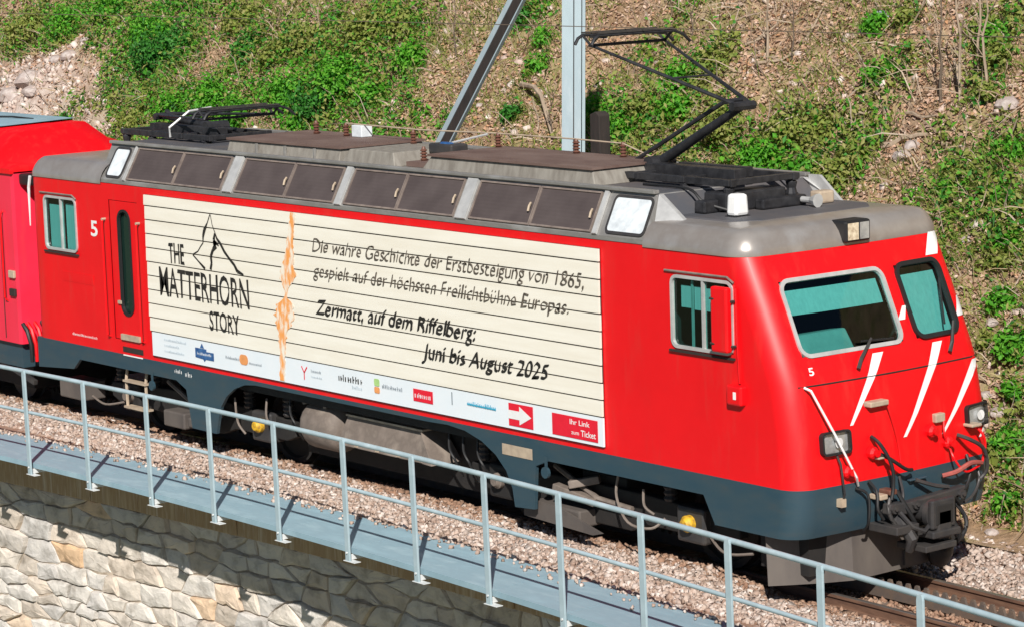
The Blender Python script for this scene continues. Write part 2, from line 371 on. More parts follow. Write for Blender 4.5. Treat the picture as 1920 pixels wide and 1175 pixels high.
track = bpy.data.objects.new('railway_track', None); COL.objects.link(track); place(track, None, (8, 0, 0))
tag(track, 'single metre gauge track with toothed rack between the rails', kind='structure')
def sweep(prof, x0, x1, step, yo, zo):
    mb = MB(); X = np.arange(x0, x1+.001, step); n = len(prof)
    for x in X:
        for (py, pz) in prof: mb.v.append((x, yc(x)+yo+py, zo+pz))
    for i in range(len(X)-1):
        for j in range(n): mb.f.append((i*n+j, i*n+(j+1) % n, (i+1)*n+(j+1) % n, (i+1)*n+j))
    mb.f.append(tuple(range(n))); mb.f.append(tuple((len(X)-1)*n+j for j in range(n)))
    return mb
rp_ = [(-.06, -.14), (.06, -.14), (.06, -.125), (.012, -.11), (.012, -.04), (.031, -.03), (.031, -.004), (-.031, -.004), (-.031, -.03), (-.012, -.04), (-.012, -.11), (-.06, -.125)]
for s in (-.53, .53):
    r_ = sweep(rp_, -30, 30, 1.0, s, ZR).build('rail', 'rust_rail', track)
    sweep([(-.026, -.004), (.026, -.004), (.022, .0), (-.022, .0)], -30, 30, 1.0, s, ZR).build('running_face', 'rail_head', r_)
# rack: two toothed bars side by side
for s, ph in ((-.028, 0), (.028, .06)):
    mb = MB(); pit = .12; n0 = int(22/pit); x = -2.0+ph; prof = []
    for k in range(n0):
        prof += [(x, .0), (x+.02, .055), (x+.055, .055), (x+.075, .0)]; x += pit
    top = [(px, yc(px)+s, ZR+.015+pz) for px, pz in prof]
    o0 = 0
    for (px, py, pz) in top: mb.v += [(px, py-.014, pz), (px, py+.014, pz), (px, py-.014, ZR-.10), (px, py+.014, ZR-.10)]
    for k in range(len(top)-1):
        a = 4*k; mb.f += [(a, a+4, a+5, a+1), (a, a+2, a+6, a+4), (a+1, a+5, a+7, a+3)]
    mb.build('rack', 'rack_steel', track)
sl = None
for k in range(34):
    x = -2.2+k*.62
    if sl is None:
        sl = MB().box(-.11, .11, -.9, .9, -.14, 0).build('sleeper', 'sleeper', track, bevel=.008, origin=(x, yc(x), .028))
    else:
        c = sl.copy(); COL.objects.link(c); place(c, track, (x, yc(x), .028))
# crushed stones on the bed
def nvs(x, y): return np.array([mnoise.noise((a*2.2, b_*3.0, 4.4)) for a, b_ in zip(x, y)])
def stones(n, xa, xb, ya, yb, smin, smax, zoff=0.0, wave=0.0):
    x = RNG.uniform(xa, xb, n); y = RNG.uniform(ya, yb, n)
    ycv = np.array([yc(a) for a in x]); edge = np.array([yw(a)+2.75 for a in x])
    z = np.array([bed_z(a, q) for a, q in zip(y, x)])+.018*nvs(x, y)+zoff+RNG.uniform(-.01, .03, n)
    yy = y+ycv+np.where(y < -1.7, edge*.8, 0)
    s = RNG.uniform(smin, smax, n)*RNG.choice([.7, 1, 1, 1.3], n)
    return np.stack([x, yy, z], 1), s
def rock_mesh(name, P, S):
    cube = np.array([(-1, -1, -1), (1, -1, -1), (1, 1, -1), (-1, 1, -1), (-1, -1, 1), (1, -1, 1), (1, 1, 1), (-1, 1, 1)], float)*.5
    q = np.array([(0, 3, 2, 1), (4, 5, 6, 7), (0, 1, 5, 4), (1, 2, 6, 5), (2, 3, 7, 6), (3, 0, 4, 7)])
    n = len(P); C = cube[None]+RNG.normal(0, .16, (n, 8, 3)); C *= RNG.uniform(.6, 1.15, (n, 1, 3))
    a = RNG.normal(size=(n, 3)); a /= np.linalg.norm(a, axis=1, keepdims=True); th = RNG.uniform(0, 6.28, n)
    c, s_ = np.cos(th)[:, None, None], np.sin(th)[:, None, None]; A = a[:, None, :]
    C = C*c+np.cross(np.broadcast_to(A, C.shape), C)*s_+A*(C*A).sum(2, keepdims=True)*(1-c)
    V = (C*S[:, None, None]+P[:, None, :]).reshape(-1, 3); F = (q[None]+8*np.arange(n)[:, None, None]).reshape(-1, 4)
    return np_mesh(name, V, F)
PA = [stones(52000, -4, 20, -1.98, -.62, .024, .048), stones(6000, 12.5, 20, -.5, .5, .024, .045), stones(17000, 8, 20, .6, 2.6, .026, .05),
      stones(2600, -2, 20, -1.99, -1.78, .03, .055, .04)]
P = np.concatenate([p for p, s in PA]); S = np.concatenate([s for p, s in PA])
sx_ = RNG.uniform(-2, 19, 420); sy_ = np.array([yw(a)+.92 for a in sx_])-RNG.gamma(1.1, .07, 420)
P = np.concatenate([P, np.stack([sx_, sy_, np.full(420, ZR+.014)], 1)]); S = np.concatenate([S, RNG.uniform(.02, .04, 420)])
dirt = np.clip((P[:, 1]+1.15)/.35, 0, 1)*(P[:, 1] < .75) > RNG.uniform(.15, .95, len(P))
for sel, mt_, lab in ((~dirt, 'ballast_stone', 'loose pinkish grey crushed stones of the track ballast shoulder'), (dirt, 'ballast_rusty', 'rust stained brown ballast stones close to the rails')):
    o = link('ballast_stones', rock_mesh('ballast_stones', P[sel], S[sel]), mt_, fix=False); tag(o, lab, 'ballast', kind='stuff')

# ------------------------------------------------------------------ walkway, railing
walk = bpy.data.objects.new('walkway', None); COL.objects.link(walk); place(walk, None, (8, -2.3, ZR))
tag(walk, 'grey blue steel plate walkway along the track edge', kind='structure')
PX = [-2.88, -1.58, -.28, 1.02, 2.298, 3.611, 4.95, 6.245, 7.526, 8.827, 10.068, 11.297, 12.50, 13.75, 14.989, 16.215, 17.45, 18.7, 19.95]
for i in range(len(PX)-1):
    x0, x1 = PX[i]+.006, PX[i+1]-.006; mb = MB(); k = 3
    for a in range(k+1):
        x = x0+(x1-x0)*a/k; y0 = yw(x)+.02
        for (yo, z) in ((0, -.06), (0, 0), (.90, 0), (.90, -.06), (.88, -.06), (.88, -.012), (.02, -.012), (.02, -.06)): mb.v.append((x, y0+yo, ZR+z))
    n = 8
    for a in range(k):
        for j in range(n): mb.f.append((a*n+j, a*n+(j+1) % n, (a+1)*n+(j+1) % n, (a+1)*n+j))
    mb.f += [(0, 1, 6, 7), (1, 2, 5, 6), (2, 3, 4, 5)] + [tuple(k*n+j for j in q) for q in ((0, 1, 6, 7), (1, 2, 5, 6), (2, 3, 4, 5))]
    mb.build('deck_plate', 'deck_paint', walk)
rail = thing('railing', 'pale grey blue tube railing on flat posts along the walkway edge', 'railing', (8, -2.75, ZR))
zt = 1.30
def railtube(name, z, r):
    X = np.arange(-2.95, 20.0, .42); MB().tube([(x, yw(x), z) for x in X], r, 10).build(name, 'rail_paint', rail, smooth=True)
railtube('top_rail', zt, .026); railtube('mid_rail', .80, .021)
for x in PX:
    lean = -.022
    y = yw(x); mb = MB()
    mb.prism([(-.036, .04), (.036, .04), (.036, 1.27), (.026, 1.32), (-.026, 1.32), (-.036, 1.27)], 'y', -.012, .012)
    for q in range(len(mb.v)):
        vx, vy, vz = mb.v[q]; mb.v[q] = (vx+lean*(vz-.17), vy-.036, vz)
    po = mb.build('post', 'rail_paint', rail, bevel=.004, origin=(x+.022*1.13, y, 0))
    br = MB(); br.box(-.04, .16, -.055, .03, .035, .043); br.box(.02, .028, -.04, .80, .045, .105)
    br.build('bracket', 'foot_paint', po, bevel=.003, origin=(x, y, 0))
    MB().lathe([(.0, -.012), (.012, -.012), (.012, 0), (.0, 0)], (x+.03, y-.05, .13), 'y', 6).build('bolt', 'foot_paint', po)

# ------------------------------------------------------------------ retaining wall
wall = thing('retaining_wall', 'rough pale stone retaining wall with a stained concrete beam under the walkway', 'wall', (8, -2.0, -6.9))
def ywall(x): return yw(x)+.97+.036*max(0.0, min(x, 14.0))
X = np.arange(-8, 24.01, 1.0)
def strip(name, material, off, z0, z1, depth):
    mb = MB()
    for x in X:
        y = ywall(x)+off
        mb.v += [(x, y, z0), (x, y, z1), (x, y+depth, z1), (x, y+depth, z0)]
    for i in range(len(X)-1):
        for j in range(4): mb.f.append((4*i+j, 4*i+(j+1) % 4, 4*i+4+(j+1) % 4, 4*i+4+j))
    mb.f += [(0, 1, 2, 3), tuple(4*(len(X)-1)+j for j in range(4))]
    return mb.build(name, material, wall)
for i in range(len(X)-1):     # cast in lengths with a visible joint
    x0, x1 = X[i]+.006, X[i+1]-.006; h = .004*((i*7) % 5)
    MB().add([(x0, ywall(x0)-.07-h, -.50), (x1, ywall(x1)-.07-h, -.50), (x1, ywall(x1)-.07-h, .015), (x0, ywall(x0)-.07-h, .015),
              (x0, ywall(x0)+.6, -.50), (x1, ywall(x1)+.6, -.50), (x1, ywall(x1)+.6, .015), (x0, ywall(x0)+.6, .015)],
             [(0, 1, 2, 3), (4, 7, 6, 5), (0, 4, 5, 1), (3, 2, 6, 7), (0, 3, 7, 4), (1, 5, 6, 2)]).build('concrete_beam', 'concrete', wall, bevel=.01)
strip('wall_core', 'mortar', .038, -6.95, -.505, 1.2)
rw = random.Random(21); seeds = []
zc = -.52; r_i = 0
while zc > -2.85:
    hrow = rw.uniform(.17, .31); x = -3.6+rw.random()*.4
    while x < 10.8:
        wd = rw.choice([rw.uniform(.24, .45), rw.uniform(.5, .95)]); seeds.append((x+wd/2+rw.uniform(-.05, .05), zc-hrow/2+rw.uniform(-.035, .035)+(rw.choice([-.06, .06]) if rw.random() < .22 else 0))); x += wd
    zc -= hrow
KX = .36    # cells wider than tall
def cell(i):
    cx, cz = seeds[i][0]*KX, seeds[i][1]
    poly = [(cx-.6, cz-.5), (cx+.6, cz-.5), (cx+.6, cz+.5), (cx-.6, cz+.5)]
    for j, (sx, sz) in enumerate(seeds):
        sx *= KX
        if j == i or abs(sx-cx) > .9 or abs(sz-cz) > .9: continue
        mx_, mz_ = (cx+sx)/2, (cz+sz)/2; nx_, nz_ = sx-cx, sz-cz; out = []
        for k in range(len(poly)):
            p, q = poly[k], poly[(k+1) % len(poly)]; dp = (p[0]-mx_)*nx_+(p[1]-mz_)*nz_; dq = (q[0]-mx_)*nx_+(q[1]-mz_)*nz_
            if dp <= 0: out.append(p)
            if (dp < 0 < dq) or (dq < 0 < dp): t_ = dp/(dp-dq); out.append((p[0]+(q[0]-p[0])*t_, p[1]+(q[1]-p[1])*t_))
        poly = out
        if len(poly) < 3: return None
    return [(max(min(p[0]/KX, 11.2), -4.2), min(p[1], -.508)) for p in poly]
def stone_piece(poly):
    cx = sum(p[0] for p in poly)/len(poly); cz = sum(p[1] for p in poly)/len(poly); ph = rw.random()*60; ring = []
    for k in range(len(poly)):
        p, q = poly[k], poly[(k+1) % len(poly)]; L_ = math.hypot(q[0]-p[0], q[1]-p[1]); n = max(1, int(L_/.10))
        if L_ < .01: continue
        for m_ in range(n): ring.append((p[0]+(q[0]-p[0])*m_/n, p[1]+(q[1]-p[1])*m_/n))
    if len(ring) < 4: return None
    prot = rw.uniform(-.02, .035); tx, tz = rw.uniform(-.07, .07), rw.uniform(-.10, .05); mb = MB(); n = len(ring)
    for lev, (inset, dep) in enumerate(((.002, .06), (.020, .006), (.09, -.006))):
        for (x, z) in ring:
            dx, dz = x-cx, z-cz; d_ = math.hypot(dx, dz); k = max(.25, 1-(inset+.014*abs(mnoise.noise((x*14, z*14, ph))))/d_)
            X_, Z_ = cx+dx*k, cz+dz*k
            X_, Z_ = X_+.03*mnoise.noise((X_*5, Z_*5, 3.3))+.012*mnoise.noise((X_*15, Z_*15, 3.3)), Z_+.03*mnoise.noise((X_*5, Z_*5, 7.3))+.012*mnoise.noise((X_*15, Z_*15, 7.3))
            y = ywall(X_)+dep-(0 if lev == 0 else prot)+tx*(X_-cx)+tz*(Z_-cz)+(0 if lev == 0 else .014*mnoise.noise((X_*7, Z_*9, ph)))
            mb.v.append((X_, y, Z_))
    mb.v.append((cx, ywall(cx)-prot-.006+.014*mnoise.noise((cx*7, cz*9, ph)), cz))
    for lev in range(2):
        for i in range(n): mb.f.append((lev*n+i, lev*n+(i+1) % n, (lev+1)*n+(i+1) % n, (lev+1)*n+i))
    for i in range(n): mb.f.append((2*n+i, 2*n+(i+1) % n, 3*n))
    return mb
for i in range(len(seeds)):
    pg = cell(i)
    if pg:
        mb = stone_piece(pg)
        if mb: mb.build('stone', 'stone_mix', wall)
print('STONES', len(seeds))

# ------------------------------------------------------------------ locomotive
loco = thing('locomotive', 'red electric rack locomotive with cream advertising side and raised pantograph', 'locomotive', (7.0, 0, ZR))
HW = 1.34; RC = .26
def xf(z): return float(np.interp(z, [.80, .95, 1.3, 1.8, 2.25, 2.495, 2.95, 3.22, 3.42], [14.05, 14.10, 14.12, 14.08, 13.99, 13.89, 13.69, 13.56, 13.46]))
def bow(y): return -.05*(y/1.08)**2
def front(y, z, d=0.0):
    """point on the cab front; d metres outwards"""
    a = abs(y); x = xf(z)+bow(min(a, HW-RC))
    nx_, ny_ = 1.0, 0.0
    if a > HW-RC:
        s_ = min(1, (a-(HW-RC))/RC); c_ = math.sqrt(max(0, 1-s_*s_)); x += RC*(c_-1); nx_, ny_ = c_, math.copysign(s_, y)
    sl_ = (xf(z+.05)-xf(z-.05))/.1
    nz_ = -sl_*nx_; L_ = math.sqrt(nx_*nx_+ny_*ny_+nz_*nz_)
    return (x+nx_/L_*d, y+ny_/L_*d, z+nz_/L_*d)
def side(x, z, d=0.0): return (x, -HW-d, z)
XR = -.14
win_r = (.27, 1.07); door = (1.90, 2.58); win_c = (12.40, 13.24)
w1 = (-1.05, .25); w2 = (.44, 1.10); WZ = (2.495, 3.165)
XS = [XR+.2, win_r[0], win_r[1], door[0], door[1], 5, 8, 11, win_c[0], win_c[1]]
YS = [-1.08, w1[0], -.6, -.2, w1[1], w2[0], .8, w2[1]-.02, 1.08]
YS[1] = -1.04; w1 = (-1.04, .25); w2 = (.44, 1.06); YS[7] = 1.06
cols = []   # each entry: (fn(z)->(x,y), tag)
def fx_arc(a, sgn): return lambda z: (xf(z)+bow(HW-RC)-RC+RC*math.sin(a), sgn*(HW-RC+RC*math.cos(a)))
for k in range(5):
    a = R(90*k/4); cols.append((lambda z, a=a: (XR+.2-.2*math.cos(a), -HW+.2-.2*math.sin(a)), 'r'))
for x in XS[1:]: cols.append((lambda z, x=x: (min(x, xf(z)+bow(HW-RC)-RC-.012), -HW), ('s', x)))
NA = 14
for k in range(NA+1): cols.append((fx_arc(R(90*k/NA), -1), 'a'))
for y in YS[1:-1]: cols.append((lambda z, y=y: (xf(z)+bow(y), y), ('f', y)))
for k in range(NA, -1, -1): cols.append((fx_arc(R(90*k/NA), 1), 'a'))
cols.append((lambda z: (XR, HW), 'b'))
def shell(zl, name, material, holes=True, c0=0, c1=None):
    cl = cols[c0:c1]; mb = MB(); n = len(cl)
    for z in zl:
        for fn, tg in cl: x, y = fn(z); mb.v.append((x, y, z))
    for i in range(len(zl)-1):
        for j in range(n if c0 == 0 else n-1):
            j2 = (j+1) % n
            if holes:
                ta, tb = cl[j][1], cl[j2][1]; za, zb = zl[i], zl[i+1]
                if isinstance(ta, tuple) and isinstance(tb, tuple):
                    if ta[0] == 's':
                        if (ta[1] >= win_r[0]-.01 and tb[1] <= win_r[1]+.01 or ta[1] >= win_c[0]-.01 and tb[1] <= win_c[1]+.01) and za >= WZ[0]-.01 and zb <= WZ[1]+.01: continue
                        if ta[1] >= door[0]-.01 and tb[1] <= door[1]+.01 and za >= 1.47 and zb <= 3.23: continue
                    elif (ta[1] >= w1[0]-.01 and tb[1] <= w1[1]+.01 or ta[1] >= w2[0]-.01 and tb[1] <= w2[1]+.01) and za >= WZ[0]-.01 and zb <= WZ[1]+.01: continue
            mb.f.append((i*n+j, i*n+j2, (i+1)*n+j2, (i+1)*n+j))
    me = mb.mesh(name); return link(name, me, material, loco, smooth=True, fix=True)
shell([1.30, 1.48, 1.8, 2.05, 2.25, WZ[0], 2.75, 2.95, WZ[1], 3.22, 3.42], 'body_shell', 'red_paint')
ci = next(i for i, c in enumerate(cols) if c[1] == ('s', win_c[1]))
# blue grey skirt round the cab front
sk = cols[:]
def skirt_front():
    c0 = ci; mb = MB(); zl = [.83, .88, 1.0, 1.15, 1.30]; cl = [(lambda z: (12.93, -HW), 0)]+cols[c0:-1]+[(lambda z: (12.93, HW), 0)]; n = len(cl)
    for zi, z in enumerate(zl):
        for fn, tg in cl:
            x, y = fn(z); mb.v.append((x, y, z))
    for i in range(len(zl)-1):
        for j in range(n-1): mb.f.append((i*n+j, i*n+j+1, (i+1)*n+j+1, (i+1)*n+j))
    return mb.build('front_skirt', 'blue_grey_paint', loco, smooth=True)
fs = skirt_front()
arc1 = [(4.20+.85*(1-math.cos(R(a)))*1.0, .62+.63*math.sin(R(a))) for a in range(10, 91, 16)]
arc2 = [(9.86-1.1*(1-math.cos(R(a))), .62+.64*math.sin(R(a))) for a in range(90, 9, -16)]
poly = [(XR+.02, 1.30), (XR+.02, .90), (.80, .97), (.97, 1.11), (3.30, 1.11), (3.52, 1.02), (3.62, .56), (4.16, .56)] + arc1 + [(5.4, 1.25), (8.4, 1.25)] + arc2 + \
       [(9.88, .54), (10.20, .56), (10.24, 1.02), (10.45, 1.10), (12.78, 1.10), (12.93, .84), (12.93, 1.30)]
for sgn, nm in ((-1, 'side_skirt'), (1, 'side_skirt')):
    MB().prism(poly, 'y', sgn*HW, sgn*(HW-.04)).build(nm, 'blue_grey_paint', loco)
# door
dz0, dz1 = 1.485, 3.215
dw = (2.10, 2.38, 1.80, 3.10)
def plate_hole(mb, u0, u1, v0, v1, h, fn, r=.07):
    k = 4; ring = rrect(h[0], h[1], h[2], h[3], r, k); m_ = len(ring); o_ = len(mb.v); cn = [(u1, v1), (u0, v1), (u0, v0), (u1, v0)]
    mb.v += [fn(*p) for p in ring]+[fn(*p) for p in cn]
    for i in range(m_):
        q = i//(k+1); q2 = ((i+1) % m_)//(k+1); i2 = (i+1) % m_
        mb.f.append((o_+i, o_+i2, o_+m_+q) if q == q2 else (o_+i, o_+i2, o_+m_+q2, o_+m_+q))
mb = MB(); plate_hole(mb, door[0]+.006, door[1]-.006, dz0+.002, dz1-.002, dw, lambda u, v: side(u, v, -.006), .13)
dr = mb.build('cab_door', 'red_paint', loco)
MB().box(door[0]-.02, door[1]+.02, -HW+.05, -HW+.06, dz0-.02, dz1+.02).build('door_seal', 'gap_dark', loco)
def ring_part(name, material, parent, fn, u0, u1, v0, v1, r, wid, d0, d1, n=5):
    a = rrect(u0-wid*.5, u1+wid*.5, v0-wid*.5, v1+wid*.5, r+wid*.5, n); b_ = rrect(u0+wid*.5, u1-wid*.5, v0+wid*.5, v1-wid*.5, max(.005, r-wid*.4), n); m_ = len(a); mb = MB()
    for pts, d in ((a, d0), (a, d1), (b_, d1), (b_, d0)): mb.v += [fn(p[0], p[1], d) for p in pts]
    for k in range(4):
        for i in range(m_): mb.f.append((k*m_+i, k*m_+(i+1) % m_, ((k+1) % 4)*m_+(i+1) % m_, ((k+1) % 4)*m_+i))
    return mb.build(name, material, parent, smooth=False)
def pane_part(name, material, parent, fn, u0, u1, v0, v1, d, nu=4, nv=3):
    mb = MB()
    for j in range(nv+1):
        for i in range(nu+1): mb.v.append(fn(u0+(u1-u0)*i/nu, v0+(v1-v0)*j/nv, d))
    for j in range(nv):
        for i in range(nu): k = j*(nu+1)+i; mb.f.append((k, k+1, k+nu+2, k+nu+1))
    return mb.build(name, material, parent, smooth=True)
dwf = ring_part('door_window', 'rubber', loco, side, dw[0], dw[1], dw[2], dw[3], .13, .03, -.03, .006)
pane_part('pane', 'tinted_glass', dwf, side, dw[0]-.005, dw[1]+.005, dw[2]-.005, dw[3]+.005, -.034, 1, 1)
# cab side windows
for nm, (u0, u1) in (('rear', win_r), ('cab', win_c)):
    fr_ = ring_part('side_window', 'alu', loco, side, u0, u1, WZ[0], WZ[1], .07, .03, -.02, .016)
    pane_part('pane', 'tinted_glass', fr_, side, u0, u1, WZ[0], WZ[1], -.015, 1, 1)
    um = u0+(u1-u0)*.52
    MB().box(um-.014, um+.014, -HW-.012, -HW+.03, WZ[0]+.01, WZ[1]-.01).build('glazing_bar', 'alu', fr_)
    if nm == 'rear':
        MB().box(u0+.03, um-.02, -HW+.055, -HW+.06, WZ[0]+.01, WZ[1]-.11).build('curtain', 'blind', fr_)
        MB().box(um+.035, u1-.10, -HW+.055, -HW+.06, WZ[0]+.01, WZ[1]-.08).build('curtain', 'blind', fr_)
    else:
        MB().box(u0+.07, um-.20, -HW+.055, -HW+.06, WZ[1]-.30, WZ[1]-.09).build('blind', 'blind', fr_)
        MB().box(um-.18, u1-.05, -HW+.055, -HW+.06, WZ[1]-.31, WZ[1]-.09).build('blind', 'blind', fr_)
        MB().box(um-.20, um-.18, -HW+.03, -HW+.05, WZ[0], WZ[1]).build('inner_bar', 'interior_grey', fr_)
    # rain gutter above the window
    MB().tube([(u0-.09, -HW-.012, WZ[1]+.045), (u1-.05, -HW-.02, WZ[1]+.05), (u1+.03, -HW-.012, WZ[1]+.0)], .012, 6).build('rain_strip', 'grille_frame', fr_)
    MB().box(u0-.03, u1+.03, -HW-.03, -HW-.002, WZ[0]-.05, WZ[0]-.03).build('sill', 'gap_dark', fr_)
# front windows
f1 = ring_part('windscreen', 'alu', loco, front, w1[0], w1[1], WZ[0], WZ[1], .10, .036, -.02, .016)
pane_part('pane', 'tinted_glass', f1, front, w1[0], w1[1], WZ[0], WZ[1], -.012)
pane_part('blind', 'blind', f1, front, w1[0]+.03, w1[1]-.04, WZ[1]-.29, WZ[1]-.07, -.06)
f2 = ring_part('windscreen', 'rubber', loco, front, w2[0], w2[1], WZ[0], WZ[1], .10, .040, -.02, .03)
pane_part('pane', 'tinted_glass', f2, front, w2[0], w2[1], WZ[0], WZ[1], -.012)
pane_part('blind', 'blind', f2, front, w2[0]+.02, w2[1]-.02, WZ[0]+.02, WZ[1]-.08, -.06)
# cab interiors
cb = MB(); cb.box(12.02, 12.06, -1.28, 1.28, 1.4, 3.40); cb.box(12.06, 13.9, -1.28, 1.28, 1.40, 1.44); cb.box(12.06, 13.15, 1.22, 1.27, 1.44, 3.38); cb.box(12.06, 13.2, -1.2, 1.2, 3.36, 3.40)
cb.build('cab_lining', 'interior_dark', loco)
MB().prism([(13.35, 1.44), (13.80, 1.44), (13.80, 2.40), (13.62, 2.66), (13.25, 2.60)], 'y', -1.15, -.25).build('driver_desk', 'interior_grey', loco, bevel=.02)
MB().prism([(13.5, 1.44), (13.80, 1.44), (13.78, 2.46), (13.55, 2.42)], 'y', -.09, 1.15).build('second_desk', 'interior_dark', loco, bevel=.02)
st = MB(); st.box(12.75, 13.2, -.75, -.30, 1.90, 2.02); st.box(12.70, 12.82, -.75, -.30, 2.0, 2.62); st.tube([(12.97, -.52, 1.44), (12.97, -.52, 1.9)], .06, 8)
st.build('driver_seat', 'interior_dark', loco, bevel=.03)
cb = MB(); cb.box(1.80, 1.84, -1.28, 1.28, 1.4, 3.40); cb.box(0, 1.80, -1.28, 1.28, 1.40, 1.44); cb.box(0, 1.8, 1.22, 1.27, 1.44, 3.38); cb.box(0, 1.8, -1.27, 1.22, 3.36, 3.40); cb.box(2.6, 2.64, -1.28, 1.2, 1.4, 3.4)
cb.build('cab_lining', 'interior_dark', loco)
# underframe closing the body
MB().box(-.05, 13.8, -1.22, 1.22, 1.13, 1.29).build('underframe', 'under_black', loco)

# advertising boards: ribbed side wall strips
ZL = [3.345]+[3.207-.171*k for k in range(10)]
MB().box(2.80, 11.36, -HW-.010, -HW-.004, 1.36, 3.34).build('side_backing', 'gap_dark', loco)  # dark sheet puts the shade of the board grooves into the colour
for k in range(10):
    z1_, z0_ = ZL[k], ZL[k+1]; g = .008
    mb = MB().prism([(-HW-.012, z0_+g), (-HW-.034, z0_+g), (-HW-.034, z0_+g+.02), (-HW-.030, z1_-g), (-HW-.012, z1_-g)], 'x', 2.795+.004*((k*3) % 4), 11.36-.003*((k*5) % 4))
    mb.build('side_board', 'cream_film', loco)
MB().box(2.84, 11.365, -HW-.032, -HW-.012, 1.372, ZL[10]-.007).build('sponsor_strip', 'white_film', loco)
YT = -HW-.038
dg = bpy.context.evaluated_depsgraph_get()
def text_part(s, x0, x1, z0, h, material, parent=None, shear=0, off=0.0, y=YT, fn=None, ref=None, name='lettering', rough=0, nib=0):
    cu = bpy.data.curves.new('t', 'FONT'); cu.body = s; cu.size = 1; cu.shear = shear; cu.offset = off; cu.resolution_u = 3
    to = bpy.data.objects.new('t', cu); COL.objects.link(to); bpy.context.view_layer.update()
    dg = bpy.context.evaluated_depsgraph_get(); me = bpy.data.meshes.new_from_object(to.evaluated_get(dg))
    n = len(me.vertices); co = np.empty(n*3, np.float32); me.vertices.foreach_get('co', co); co = co.reshape(-1, 3)
    cap = .73
    a, b_ = co[:, 0].min(), co[:, 0].max(); u = x0+(co[:, 0]-a)/(b_-a)*(x1-x0); v = z0+co[:, 1]/cap*h
    out = np.array([fn(p, q) for p, q in zip(u, v)]) if fn else np.stack([u, np.full(n, y), v], 1)
    if rough: out[:, [0, 2]] += rough*np.array([(mnoise.noise((p*23, q*23, 1.5))+.7*mnoise.noise((p*61, q*61, 3.5)), mnoise.noise((p*23, q*23, 8.5))) for p, q in zip(u, v)])
    faces = [tuple(p.vertices) for p in me.polygons]; bpy.data.objects.remove(to); bpy.data.curves.remove(cu); bpy.data.meshes.remove(me)
    par = list(range(n))
    def find(i):
        while par[i] != i: par[i] = par[par[i]]; i = par[i]
        return i
    for f_ in faces:
        for q in f_[1:]: par[find(q)] = find(f_[0])
    comp = {}
    for i in range(n): comp.setdefault(find(i), []).append(i)
    items = sorted((u[ix].min(), u[ix].max(), k) for k, ix in comp.items()); groups = []; gap = h*.17
    for lo, hi, k in items:                      # islands closer than a word space belong to one word
        if groups and lo-groups[-1][0] < gap: groups[-1][1].append(k); groups[-1][0] = max(groups[-1][0], hi)
        else: groups.append([hi, [k]])
    o = None
    for hi, ks in groups:
        ids = [i for k in ks for i in comp[k]]; mp_ = {i: j for j, i in enumerate(ids)}
        mb = MB(); fc = [tuple(mp_[q] for q in f_) for f_ in faces if f_[0] in mp_]
        for q in range(6 if nib else 1):         # a broad pen held at an angle
            mb.add([(out[i][0]+nib*(q/5-.5)*.80, out[i][1]-.0005*q, out[i][2]+nib*(q/5-.5)*.60) for i in ids], fc)
        o = link(name, mb.mesh(name), material, parent or loco, fix=False)
    return o
def flat(polys, material, name, y=YT, parent=None):
    mb = MB()
    for p in polys: o_ = len(mb.v); mb.v += [(a, y, b_) for a, b_ in p]; mb.f.append(tuple(range(o_, o_+len(p))))
    return mb.build(name, material, parent or loco)
def stroke(p0, p1, w0, w1):
    d = Vector((p1[0]-p0[0], p1[1]-p0[1])).normalized(); n_ = Vector((-d.y, d.x))
    return [(p0[0]+n_.x*w0/2, p0[1]+n_.y*w0/2), (p0[0]-n_.x*w0/2, p0[1]-n_.y*w0/2), (p1[0]-n_.x*w1/2, p1[1]-n_.y*w1/2), (p1[0]+n_.x*w1/2, p1[1]+n_.y*w1/2)]
def micro(x0, x1, z0, h, material, name='small_print', y=YT, gap=.35):
    rr = random.Random(int(x0*1000)); x = x0; P_ = []
    while x < x1:
        w_ = h*rr.uniform(.15, .3); hh = h*rr.choice([.7, .75, 1.0, .7])
        P_.append([(x, z0), (x+w_, z0), (x+w_, z0+hh), (x, z0+hh)])
        if rr.random() < .6: P_.append([(x+w_+.001, z0+hh*.4), (x+w_+h*.22, z0+hh*.4), (x+w_+h*.22, z0+hh*.6), (x+w_+.001, z0+hh*.6)])
        x += w_+h*rr.uniform(.25, .5)
    o = flat(P_, material, name, y); o['kind'] = 'stuff'; return o
text_part('THE', 3.33, 3.68, 2.55, .255, 'black_print', off=.012, rough=.012)
text_part('MATTERHORN', 3.09, 5.06, 2.145, .36, 'black_print', off=.008, rough=.012)
text_part('STORY', 4.18, 4.83, 1.825, .235, 'black_print', off=.016, rough=.012)
jag = [[(4.30, 3.20), (4.24, 3.10), (4.16, 3.0), (4.13, 2.93), (4.12, 2.85), (4.06, 2.80), (4.0, 2.74), (3.88, 2.69), (4.0, 2.62), (4.14, 2.54)],
       [(4.31, 3.20), (4.34, 3.08), (4.40, 2.98), (4.43, 2.92), (4.50, 2.87), (4.58, 2.78), (4.66, 2.72), (4.78, 2.64), (4.84, 2.57), (4.97, 2.54)],
       [(4.39, 2.98), (4.36, 2.90), (4.40, 2.84), (4.33, 2.78), (4.28, 2.70), (4.29, 2.62), (4.26, 2.54)], [(4.34, 2.87), (4.42, 2.87), (4.46, 2.84)]]
wid = [[.012, .016, .05, .04, .014, .014, .016, .018, .02, .04], [.012, .014, .018, .035, .04, .04, .035, .04, .05, .02], [.03, .05, .075, .045, .045, .04, .045], [.05, .04, .02]]
P_ = [stroke(a[i], a[i+1], w_[i], w_[i+1]) for a, w_ in zip(jag, wid) for i in range(len(a)-1)]
flat(P_, 'black_print', 'mountain_emblem')
